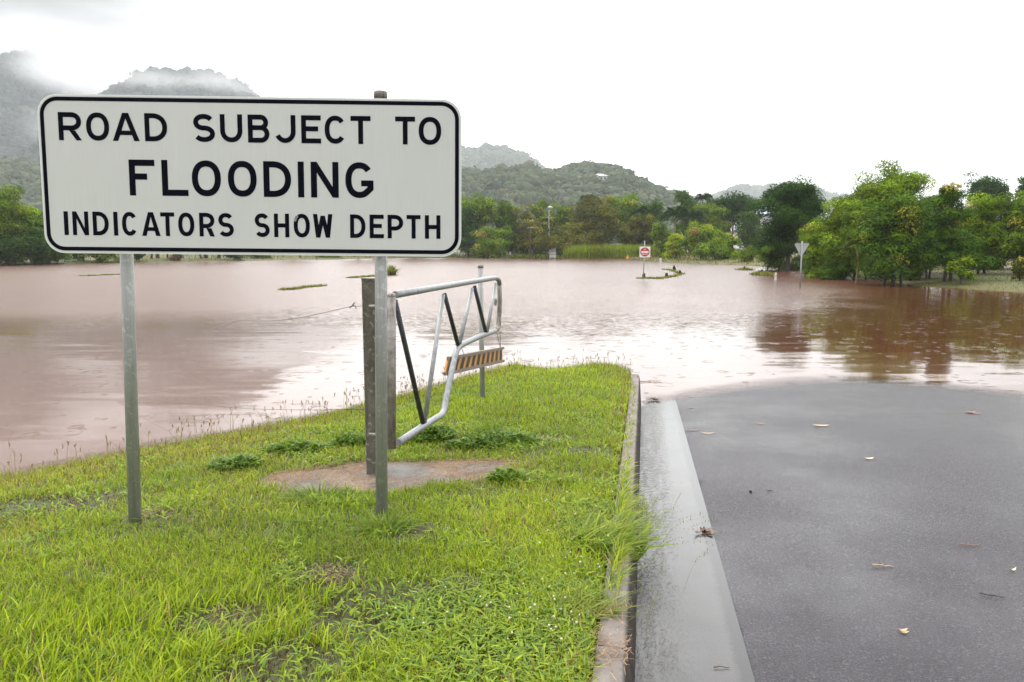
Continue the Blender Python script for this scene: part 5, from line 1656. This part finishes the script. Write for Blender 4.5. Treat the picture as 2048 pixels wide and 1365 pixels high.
def canopy(name, label, grid, n, size, leaves, lsz, cols, seed, tmax=.55, clear=()):
    q = np.random.default_rng(seed); Xg, Yg, Z = grid; ny, nx = Z.shape
    j = q.uniform(0, (ny - 1) * tmax, n); i = q.uniform(0, nx - 1.001, n)
    j0 = j.astype(int); i0 = i.astype(int); fj = j - j0; fi = i - i0
    S_ = lambda A: (A[j0, i0] * (1 - fi) + A[j0, i0 + 1] * fi) * (1 - fj) + (A[j0 + 1, i0] * (1 - fi) + A[j0 + 1, i0 + 1] * fi) * fj
    x, y, z = S_(Xg), S_(Yg), S_(Z)
    k = z > 1
    for cx, cy, r in clear: k &= np.hypot(x - cx, (y - cy) * .6) > r
    x, y, z = x[k], y[k], z[k]; n = len(x)
    s = size * q.uniform(.55, 1.45, n) * np.where(q.random(n) < .04, 1.5, 1)
    nu, nv = 7, 4
    a = np.linspace(0, 2 * PI, nu, endpoint=False)
    D = [(math.cos(t + .4 * r) * math.cos(e), math.sin(t + .4 * r) * math.cos(e), math.sin(e)) for r, e in enumerate((-.75, -.1, .5, 1.0)) for t in a] + [(0, 0, 1)]
    D = np.array(D); m = len(D)
    k = q.uniform(.62, 1.2, (n, m, 1))
    asp = q.uniform(.7, 1.05, n)[:, None, None] * np.array([0, 0, 1.0]) + np.array([1, 1, 0.0])
    V = np.stack([x, y, z + s * .30], 1)[:, None, :] + D[None] * k * s[:, None, None] * .50 * asp
    F = []
    for r in range(nv - 1):
        for i in range(nu):
            F.append((r * nu + i, r * nu + (i + 1) % nu, (r + 1) * nu + (i + 1) % nu, (r + 1) * nu + i))
    T = [((nv - 1) * nu + i, (nv - 1) * nu + (i + 1) % nu, m - 1) for i in range(nu)]
    o = (np.arange(n) * m)[:, None, None]
    c0 = np.array(cols[0]); c1 = np.array(cols[1])
    mix = np.clip(.7 * q.random(n) + .7 * (fbm(x / size / 6, y / size / 6, seed) - .3), 0, 1)
    cc = (c0 + (c1 - c0) * mix[:, None])
    br = q.random(n) < .06; cc[br] = cc[br] * .6 + np.array([.05, .045, .02])
    c = np.repeat(cc, m, 0) * q.uniform(.8, 1.2, (n * m, 1))
    # leaf tufts roughening every crown
    lq = 16; d = unit(q, n * lq); d[:, 2] = np.abs(d[:, 2]) - .15; t = np.repeat(np.arange(n), lq)
    p = np.stack([x, y, z + s * .30], 1)[t] + d * (s[t] * .56)[:, None] * asp.reshape(n, 3)[t] * q.uniform(.8, 1.15, (n * lq, 1))
    a = np.cross(d, unit(q, n * lq)); a /= np.linalg.norm(a, axis=1)[:, None]; b = np.cross(d, a) + d * .5
    L = (s[t] * q.uniform(.16, .34, n * lq))[:, None]
    LV = np.stack([p - a * L * .5, p + b * L * .4, p + a * L * .5, p - b * L * .4], 1).reshape(-1, 3)
    LC = np.repeat(cc[t] * q.uniform(.75, 1.3, (n * lq, 1)), 4, 0)
    nv0 = n * m
    me = np_mesh(name, np.vstack([V.reshape(-1, 3), LV]), [(np.array(F)[None] + o).reshape(-1, 4), (np.array(T)[None] + o).reshape(-1, 3), np.arange(4 * n * lq).reshape(-1, 4) + nv0], np.vstack([c, LC]))
    return tag(link(name, me, MAT['leaf']), label, 'forest', kind='stuff')


def _hillmat():
    m = M('hill_forest_floor'); v = m.coord(); n = m.noise(v, .08, 5, .7)
    m.pbr(m.ramp(n, [(.3, (.025, .04, .014)), (.7, (.06, .08, .025))]), .9, 0, m.bump(n, .6, 3.0))
    return m.m


MAT['hill'] = _hillmat()
FG = ((.026, .044, .022), (.078, .095, .040))
g1 = hill('wooded_hill', [(640, 480), (760, 400), (850, 362), (925, 349), (960, 356), (1000, 352), (1050, 346), (1080, 352), (1110, 355), (1150, 345), (1190, 340), (1215, 345), (1245, 360), (1275, 378), (1300, 388), (1330, 402), (1370, 420), (1430, 450), (1520, 482)], 560, 230, 3)
HOUSES = [(1200, 359, 30, 1, 'pale-roofed house near the top of the wooded hill'), (1042, 404, 26, 0, 'white house low on the wooded hill above the layered tree'), (1080, 399, 16, 0, 'small pale house low on the wooded hill above the yellowish tree top'),
          (1203, 390, 18, 0, 'small pale house midway on the wooded hill above the palm'), (1284, 395, 10, 0, 'tiny white house at the right foot of the wooded hill')]


def hill_point(grid, px, py):
    """nearest point of the camera-facing slope whose picture position is (px, py)"""
    Xg, Yg, Z = grid
    best = None
    for t in np.linspace(1, 0, 300):
        pass
    from mathutils.bvhtree import BVHTree
    from mathutils import Vector
    me = bpy.data.objects['wooded_hill'].data
    bv = BVHTree.FromPolygons([v.co[:] for v in me.vertices], [p.vertices[:] for p in me.polygons])
    r = Vector(tuple(ray(px, py))).normalized()
    h = bv.ray_cast(Vector((0, 0, EZ)), r)
    return np.array(h[0]) if h[0] is not None else at_y(px, py, 560)


clear = []
for px, py, w, big, lab in HOUSES:
    p = hill_point(g1, px, py + 6); W = .8 * w / FPX * p[1]; D = W * .7
    o = empty('hillside_house', tuple(p), RAD(12)); tag(o, lab, 'house', 'houses on the wooded hill')
    h = 3.2 + 2.6
    MB().box((0, 0, h / 2 - 2), (W, D, h)).build('wall', MAT['wall_white'], o)
    for k in range(2 + big):
        MB().box((-W * .3 + W * .3 * k, -D / 2 - .03, h - 3.6), (W * .16, .06, 1.3)).build('window', MAT['glass_dark'], o)
    e = .9; t = 1.6; zr = h - 2
    V = [(-W / 2 - e, -D / 2 - e, zr), (W / 2 + e, -D / 2 - e, zr), (W / 2 + e, D / 2 + e, zr), (-W / 2 - e, D / 2 + e, zr), (-W * .25, 0, zr + t), (W * .25, 0, zr + t)]
    rf = MB(); rf.add(V, [(0, 1, 5, 4), (2, 3, 4, 5), (1, 2, 5), (3, 0, 4), (3, 2, 1, 0)]); rf.build('roof', MAT['roof_pale'], o)
    clear.append((p[0], p[1] - 8, W * .85))
canopy('hill_forest', 'mixed green forest canopy covering the wooded middle hill', g1, 8500, 6.8, 60, 1.7, FG, 71, .56, clear)
g2 = hill('far_hill', [(700, 480), (800, 350), (860, 318), (920, 308), (950, 304), (985, 300), (1010, 302), (1040, 314), (1070, 332), (1100, 350), (1150, 378), (1200, 400), (1260, 425), (1330, 445), (1420, 470)], 1750, 700, 5)
canopy('far_hill_forest', 'faded forest on the far hill right of the big sign', g2, 6500, 14, 22, 7, FG, 72, .55)
g3 = hill('distant_hill', [(1150, 480), (1290, 415), (1330, 396), (1345, 402), (1400, 398), (1440, 390), (1475, 377), (1500, 375), (1550, 379), (1600, 384), (1650, 392), (1750, 400), (1850, 420), (2000, 455), (2150, 480)], 2000, 700, 6)
canopy('distant_hill_forest', 'faint grey forest on the distant low hill at right', g3, 5000, 14, 18, 8, FG, 73, .55)
g4 = hill('mountain', [(-1000, 480), (-700, 330), (-420, 190), (-200, 130), (-60, 112), (-15, 122), (18, 133), (42, 124), (62, 114), (82, 121), (104, 130), (122, 148), (150, 168), (200, 205), (250, 200), (285, 178), (320, 156), (350, 151), (385, 158), (420, 162), (450, 168), (480, 180), (505, 196), (560, 235), (640, 300), (720, 360), (800, 410), (900, 455), (1000, 480)], 1250, 640, 7, nx=240, ny=50)
canopy('mountain_forest', 'misty rainforest on the steep mountain behind the big sign', g4, 19000, 11, 26, 3.4, ((.009, .017, .013), (.030, .041, .028)), 74, .54)
g5 = hill('foothill', [(-900, 470), (-500, 380), (-250, 330), (-100, 322), (-20, 330), (30, 338), (60, 338), (90, 348), (160, 370), (260, 410), (380, 450), (520, 485)], 520, 210, 8)
canopy('foothill_forest', 'green forest on the foothill at the left edge below the mountain', g5, 6500, 7.0, 60, 1.7, FG, 75, .56)


# ---------------------------------------------------------------- buildings among the middle trees
def build_houses():
    Y = 132.
    for (xa, xb, yt, yb, Yh, lab, wall, roof, fl) in ((1492, 1650, 412, 500, 132., 'two-storey white house with a blue-grey roof behind the dark spreading tree', 'wall_white', 'roof_blue', 2),
                                                 (1062, 1126, 446, 505, 128., 'low house with a red tiled roof behind the street light', 'wall_white', 'roof_red', 1)):
        a = at_y(xa, yt, Yh); b = at_y(xb, yt, Yh); g = gz((a[0] + b[0]) / 2, Yh); W = b[0] - a[0]; H = a[2] - g; D = 9.
        wh = H * (.80 if fl == 2 else .72)
        o = empty('house', ((a[0] + b[0]) / 2, Yh + D / 2, g)); tag(o, lab, 'house')
        MB().box((0, 0, wh / 2 - .3), (W, D, wh + .6)).build('wall', MAT[wall], o)
        e = .6; zr = wh
        V = [(-W / 2 - e, -D / 2 - e, zr), (W / 2 + e, -D / 2 - e, zr), (W / 2 + e, D / 2 + e, zr), (-W / 2 - e, D / 2 + e, zr), (-W * .28, 0, H), (W * .28, 0, H)]
        rf = MB(); rf.add(V, [(0, 1, 5, 4), (2, 3, 4, 5), (1, 2, 5), (3, 0, 4), (3, 2, 1, 0)]); rf.build('roof', MAT[roof], o)
        for s in range(fl):
            for k in range(4):
                x = -W * .36 + W * .24 * k; z = wh * (.3 + .45 * s) if fl == 2 else wh * .5
                wn = MB().box((x, -D / 2 - .03, z), (W * .09, .05, wh * .16)).build('window', MAT['glass_dark'], o)
                MB().box((x, -D / 2 - .05, z - wh * .09), (W * .10, .12, .08)).build('sill', MAT['white_paint'], wn)


build_houses()
# ---------------------------------------------------------------- litter on the road and channel
def road_z(px, py):
    p = at_z(px, py, .4)
    for _ in range(20):
        u, v = road_uv(p[0], p[1]); z = float(zg(v)) + (road_dz(u) if u > GW else .002 + .045 * max(u, 0))
        p = at_z(px, py, z)
    return p


def flat_leaf(mb, c, az, L, W, curl, q, lobes=1):
    for k in range(lobes):
        a = az + (k - (lobes - 1) / 2) * .55; d = np.array([math.cos(a), math.sin(a), 0]); s = np.array([-d[1], d[0], 0])
        l = L * (1 if lobes == 1 else q.uniform(.7, 1)); n = 6; V = []
        for i in range(n + 1):
            t = i / n; w = W * math.sin(PI * min(max(t, .03), .985)) ** .7 / 2
            z = curl * (t - .5) ** 2 * 4 + .004 + .002 * k
            for sg in (-1, 0, 1):
                V.append(c + d * l * (t - (.5 if lobes == 1 else .1)) + s * w * sg + np.array([0, 0, z + (.25 * w if sg else 0)]))
        F = []
        for i in range(n):
            for j in range(2):
                F.append((i * 3 + j, i * 3 + j + 1, i * 3 + j + 4, i * 3 + j + 3))
        mb.add(V, F)


def litter():
    q = np.random.default_rng(90)
    tan = plain('dry_leaf_tan', (.42, .29, .17), .6, 0, .25, 60); red = plain('dry_leaf_reddish', (.22, .095, .05), .6, 0, .25, 60)
    brown = plain('wet_leaf_brown', (.085, .045, .028), .5, 0, .3, 60); pale = plain('fallen_leaf_pale', (.62, .60, .32), .5, 0, .1, 60); blackm = plain('black_bit', (.012, .012, .014), .4, 0, .1)
    items = [('fallen_leaf', 'pale tan crumpled leaf lying alone on the near asphalt', 1797, 1265, .048, .020, tan, 2, 'leaf'),
             ('leaf_clump', 'dark brown clump of wet leaves at the edge of the asphalt by the channel', 1405, 1068, .10, .034, brown, 4, 'leaf litter'),
             ('twig', 'short tan twig on the asphalt above the pale crumpled leaf', 1765, 1134, .10, .007, tan, 0, 'twig'),
             ('twig', 'thin reddish twig on the asphalt near the right picture edge', 1937, 1092, .12, .005, red, 0, 'twig'),
             ('twig', 'dark twig on the asphalt at the far right below the reddish one', 1985, 1194, .10, .006, blackm, 0, 'twig'),
             ('fallen_leaf', 'small yellow leaf in the middle of the asphalt', 1738, 919, .075, .028, pale, 1, 'leaf'),
             ('fallen_leaf', 'tiny yellowish leaf on the asphalt right of the tan twig', 2026, 1142, .035, .014, pale, 1, 'leaf'),
             ('fallen_leaf', 'reddish brown leaf on the wet asphalt near the waterline at right', 1931, 827, .17, .05, red, 2, 'leaf'),
             ('fallen_leaf', 'brown leaf strip on the asphalt near the channel end', 1384, 862, .16, .035, brown, 1, 'leaf'),
             ('fallen_leaf', 'thin tan leaf right of the brown leaf strip near the channel end', 1415, 868, .14, .025, tan, 1, 'leaf'),
             ('fallen_leaf', 'tan leaf smear on the asphalt below the crown of the road', 1642, 853, .16, .05, tan, 1, 'leaf'),
             ('fallen_leaf', 'small red-brown leaf left of the tan leaf smear', 1521, 849, .10, .03, red, 1, 'leaf'),
             ('pebble', 'black round pebble on the asphalt', 1501, 985, .022, .022, blackm, -1, 'pebble'),
             ('twig', 'short black stick right of the black pebble', 1541, 984, .045, .008, blackm, 0, 'twig'),
             ('twig', 'brown stick caught on the kerb end at the waterline', 1300, 776, .34, .012, brown, 0, 'twig'),
             ('leaf_clump', 'brown clump of debris in the channel where the water begins', 1304, 803, .16, .05, brown, 4, 'leaf litter'),
             ('fallen_leaf', 'dark leaf at the waterline on the left edge of the asphalt', 1382, 817, .10, .04, brown, 1, 'leaf'),
             ('twig', 'small dark stick lying across the near channel', 1443, 1338, .06, .005, brown, 0, 'twig')]
    for nm, lab, px, py, L, W, m, lob, cat in items:
        p = road_z(px, py); p[2] = max(p[2], .004); o = empty(nm, tuple(p)); tag(o, lab, cat, 'litter washed onto the wet road')
        mb = MB(); z = np.zeros(3)
        az = q.uniform(-.25, .25) if py < 1000 else q.uniform(-.6, .3)
        if lob == 0:
            d = np.array([math.cos(az), math.sin(az), 0]); P = [z + d * L * t + np.array([0, 0, .006]) + np.array([0, q.normal(0, L * .03), q.uniform(0, .004)]) for t in np.linspace(-.5, .5, 6)]
            mb.tube(P, np.linspace(W * .5, W * .25, 6), 6)
            if L > .09: mb.tube([P[2], P[2] + d * L * .2 + np.array([-d[1], d[0], .1]) * L * .16], [W * .3, W * .15], 5)
        elif lob < 0:
            mb.blob((0, 0, .008), (L * .5, L * .5, L * .42), 3, 10, 7, .12)
        else:
            flat_leaf(mb, z, az, L, W, .012, q, lob)
            if lob >= 4: flat_leaf(mb, np.array([L * .12, 0, .004]), az + 1.9, L * .7, W * .8, .018, q, 2); flat_leaf(mb, np.array([-L * .1, -.01, .006]), az + 3.4, L * .6, W * .7, .014, q, 2)
        ob = mb.build({0: 'stick', -1: 'stone'}.get(lob, 'leaf_blade'), m, o, True)


litter()


# ---------------------------------------------------------------- air, sky, light, camera
HAZE = 0.00027


def build_haze():
    m = bpy.data.materials.new('humid_air'); m.use_nodes = True; t = m.node_tree; t.nodes.clear()
    out = t.nodes.new('ShaderNodeOutputMaterial'); v = t.nodes.new('ShaderNodeVolumePrincipled')
    v.inputs['Color'].default_value = (.90, .95, 1, 1); v.inputs['Density'].default_value = HAZE; v.inputs['Anisotropy'].default_value = 0.0
    t.links.new(v.outputs[0], out.inputs['Volume'])
    zt = max((o.matrix_world @ __import__('mathutils').Vector(c)).z for o in bpy.data.objects if o.type == 'MESH' for c in o.bound_box)
    mb = MB(); z0, z1 = -3.0, zt + 12
    mb.box((0, 2900, (z0 + z1) / 2), (12600, 8000, z1 - z0))
    o = mb.build('haze', m); tag(o, kind='stuff'); o['label'] = 'pale rainy haze filling the air'; o['category'] = 'haze'
    o.display_type = 'WIRE'


def build_mist():
    # wisps of low mist wrapped round the upper mountain
    blobs = [(195, 172, 1170, 120, 60, 200, .030), (30, 170, 1110, 60, 18, 140, .009), (20, 215, 1090, 60, 22, 140, .004), (345, 182, 1110, 110, 30, 150, .014),
             (460, 176, 1130, 80, 26, 150, .010), (300, 300, 1030, 190, 95, 220, .035), (560, 320, 1000, 190, 95, 220, .035), (105, 88, 1200, 260, 40, 220, .012), (-150, 165, 1150, 140, 50, 200, .007), (-420, 150, 1180, 220, 70, 220, .012)]  # the two densest banks, unseen behind the sign, are added to brighten the water reflection
    lo = np.array([1e9] * 3); hi = -lo
    m = M('mist_wisps'); geo = m.N('ShaderNodeTexCoord'); P = geo.outputs['Object']; tot = None
    B = []
    for px, py, Y, rx, rz, ry, d in blobs:
        c = at_y(px, py, Y); r = np.array([rx / FPX * Y, ry, rz / FPX * Y]); B.append((c, r, d)); lo = np.minimum(lo, c - r); hi = np.maximum(hi, c + r)
    ce = (lo + hi) / 2
    nz = m.noise(P, .011, 5, .62, .5)
    nk = m.ramp(nz, [(.36, 0.), (.62, 1.)])
    for c, r, d in B:
        mp = m.N('ShaderNodeVectorMath', operation='SUBTRACT'); m.L(P, mp.inputs[0]); mp.inputs[1].default_value = tuple(c - ce)
        dv = m.N('ShaderNodeVectorMath', operation='DIVIDE'); m.L(mp.outputs[0], dv.inputs[0]); dv.inputs[1].default_value = tuple(r)
        ln = m.N('ShaderNodeVectorMath', operation='DOT_PRODUCT'); m.L(dv.outputs[0], ln.inputs[0]); m.L(dv.outputs[0], ln.inputs[1])
        f = m.math('MAXIMUM', m.math('SUBTRACT', 1., ln.outputs['Value']), 0.)
        f = m.math('MULTIPLY', m.math('MULTIPLY', f, f), d)
        tot = f if tot is None else m.math('ADD', tot, f)
    den = m.math('MULTIPLY', tot, m.math('ADD', m.math('MULTIPLY', nk, .9), .12))
    v = m.N('ShaderNodeVolumePrincipled'); v.inputs['Color'].default_value = (.985, .987, .99, 1); m.L(den, v.inputs['Density'])
    m.L(v.outputs[0], m.out.inputs['Volume'])
    o = MB().box((0, 0, 0), hi - lo).build('mist', m.m); o.location = tuple(ce)
    tag(o, 'wisps of low white mist drifting round the upper mountain, with unseen banks added behind the sign', 'mist', kind='stuff'); o.display_type = 'WIRE'
    try: m.m.cycles.volume_step_rate = .35
    except Exception: pass


SUN_EL, SUN_AZ = 60, -35          # degrees; azimuth clockwise from the view axis (ahead, to the left)


def build_world():
    w = bpy.data.worlds.new('World'); S.world = w; w.use_nodes = True; t = w.node_tree; t.nodes.clear()
    N = t.nodes.new; L = t.links.new
    out = N('ShaderNodeOutputWorld'); bg = N('ShaderNodeBackground'); bg.inputs['Strength'].default_value = .1; L(bg.outputs[0], out.inputs[0])
    sky = N('ShaderNodeTexSky'); sky.sky_type = 'NISHITA'; sky.sun_disc = False; sky.sun_elevation = RAD(SUN_EL); sky.sun_rotation = RAD(SUN_AZ)
    sky.dust_density = 4; sky.air_density = 1.5
    tc = N('ShaderNodeTexCoord'); sp = N('ShaderNodeSeparateXYZ'); L(tc.outputs['Generated'], sp.inputs[0])
    # overcast deck: brighter overhead than at the horizon, softly mottled
    r = N('ShaderNodeValToRGB'); e = r.color_ramp
    while len(e.elements) < 5: e.elements.new(.5)
    for el, (p, c) in zip(e.elements, SKY_STOPS):
        el.position = p; el.color = (*c, 1)
    L(sp.outputs['Z'], r.inputs['Fac'])
    gl = N('ShaderNodeMapRange'); gl.inputs[1].default_value = -1; gl.inputs[2].default_value = 1; gl.inputs[3].default_value = .56; gl.inputs[4].default_value = 1.50; L(sp.outputs['Y'], gl.inputs[0])
    gm = N('ShaderNodeVectorMath'); gm.operation = 'SCALE'; L(r.outputs['Color'], gm.inputs[0]); L(gl.outputs[0], gm.inputs['Scale'])
    mp = N('ShaderNodeMapping'); mp.inputs['Scale'].default_value = (1.4, 1.4, 4.5); L(tc.outputs['Generated'], mp.inputs['Vector'])
    nz = N('ShaderNodeTexNoise'); nz.inputs['Scale'].default_value = 1.6; nz.inputs['Detail'].default_value = 5; nz.inputs['Roughness'].default_value = .5; L(mp.outputs[0], nz.inputs['Vector'])
    r2 = N('ShaderNodeValToRGB'); r2.color_ramp.elements[0].position = .25; r2.color_ramp.elements[0].color = (.55, .553, .56, 1); rm = r2.color_ramp.elements.new(.47); rm.color = (.90, .90, .90, 1); r2.color_ramp.elements[2].position = .64; r2.color_ramp.elements[2].color = (1.06, 1.06, 1.055, 1); L(nz.outputs['Fac'], r2.inputs['Fac'])
    mu = N('ShaderNodeMix'); mu.data_type = 'RGBA'; mu.blend_type = 'MULTIPLY'; mu.inputs[0].default_value = 1; L(gm.outputs[0], mu.inputs[6]); L(r2.outputs['Color'], mu.inputs[7])
    # a heavier, greyer bank of cloud hangs over the mountain
    dt = N('ShaderNodeVectorMath'); dt.operation = 'DOT_PRODUCT'; L(tc.outputs['Generated'], dt.inputs[0]); dd = np.array([-.514, .827, .228]); dd /= np.linalg.norm(dd); dt.inputs[1].default_value = tuple(dd)
    da = N('ShaderNodeMath'); da.operation = 'MULTIPLY_ADD'; da.inputs[1].default_value = .06; L(nz.outputs['Fac'], da.inputs[0]); L(dt.outputs['Value'], da.inputs[2])
    dr = N('ShaderNodeMapRange'); dr.interpolation_type = 'SMOOTHSTEP'; dr.inputs[1].default_value = 1.000; dr.inputs[2].default_value = 1.028; dr.inputs[3].default_value = 1.; dr.inputs[4].default_value = .165; L(da.outputs[0], dr.inputs[0])
    sc = N('ShaderNodeVectorMath'); sc.operation = 'SCALE'; L(mu.outputs[2], sc.inputs[0])
    d10 = N('ShaderNodeMath'); d10.operation = 'MULTIPLY'; d10.inputs[1].default_value = 10.; L(dr.outputs[0], d10.inputs[0]); L(d10.outputs[0], sc.inputs['Scale'])
    mx = N('ShaderNodeMix'); mx.data_type = 'RGBA'; mx.inputs[0].default_value = .93; L(sky.outputs[0], mx.inputs[6]); L(sc.outputs[0], mx.inputs[7])
    L(mx.outputs[2], bg.inputs['Color'])
    sd = bpy.data.lights.new('sun', 'SUN'); sd.energy = 1.4; sd.angle = RAD(25); sd.color = (1, .96, .90)
    so = bpy.data.objects.new('sun', sd); COL.objects.link(so)
    from mathutils import Vector
    az = RAD(SUN_AZ); el = RAD(SUN_EL); d = Vector((math.sin(az) * math.cos(el), math.cos(az) * math.cos(el), math.sin(el)))
    so.rotation_euler = (-d).to_track_quat('-Z', 'Y').to_euler(); so.location = d * 60


SKY_STOPS = ((0.0, (1.1, 1.095, 1.09)), (.10, (1.42, 1.42, 1.42)), (.32, (1.80, 1.80, 1.80)), (.65, (2.2, 2.2, 2.2)), (1.0, (2.9, 2.9, 2.9)))
build_haze(); build_mist(); build_world()

cd = bpy.data.cameras.new('camera'); cam = bpy.data.objects.new('camera', cd); COL.objects.link(cam)
cd.sensor_width = 36.0; cd.lens = FPX / 2048 * 36; cd.clip_start = .05; cd.clip_end = 20000
cam.location = (0, 0, EZ); cam.rotation_euler = (PI / 2 - TH, 0, 0)
S.camera = cam
S.view_settings.view_transform = 'Standard'; S.view_settings.look = 'None'; S.view_settings.exposure = 0.48; S.view_settings.gamma = 1.0
try: S.view_settings.use_curve_mapping = False
except Exception: pass
S.render.engine = 'CYCLES'
c = S.cycles
c.max_bounces = 8; c.diffuse_bounces = 3; c.glossy_bounces = 3; c.transmission_bounces = 4; c.volume_bounces = 2; c.transparent_max_bounces = 8
c.use_denoising = True
c.sample_clamp_indirect = 6
c.caustics_reflective = False; c.caustics_refractive = False
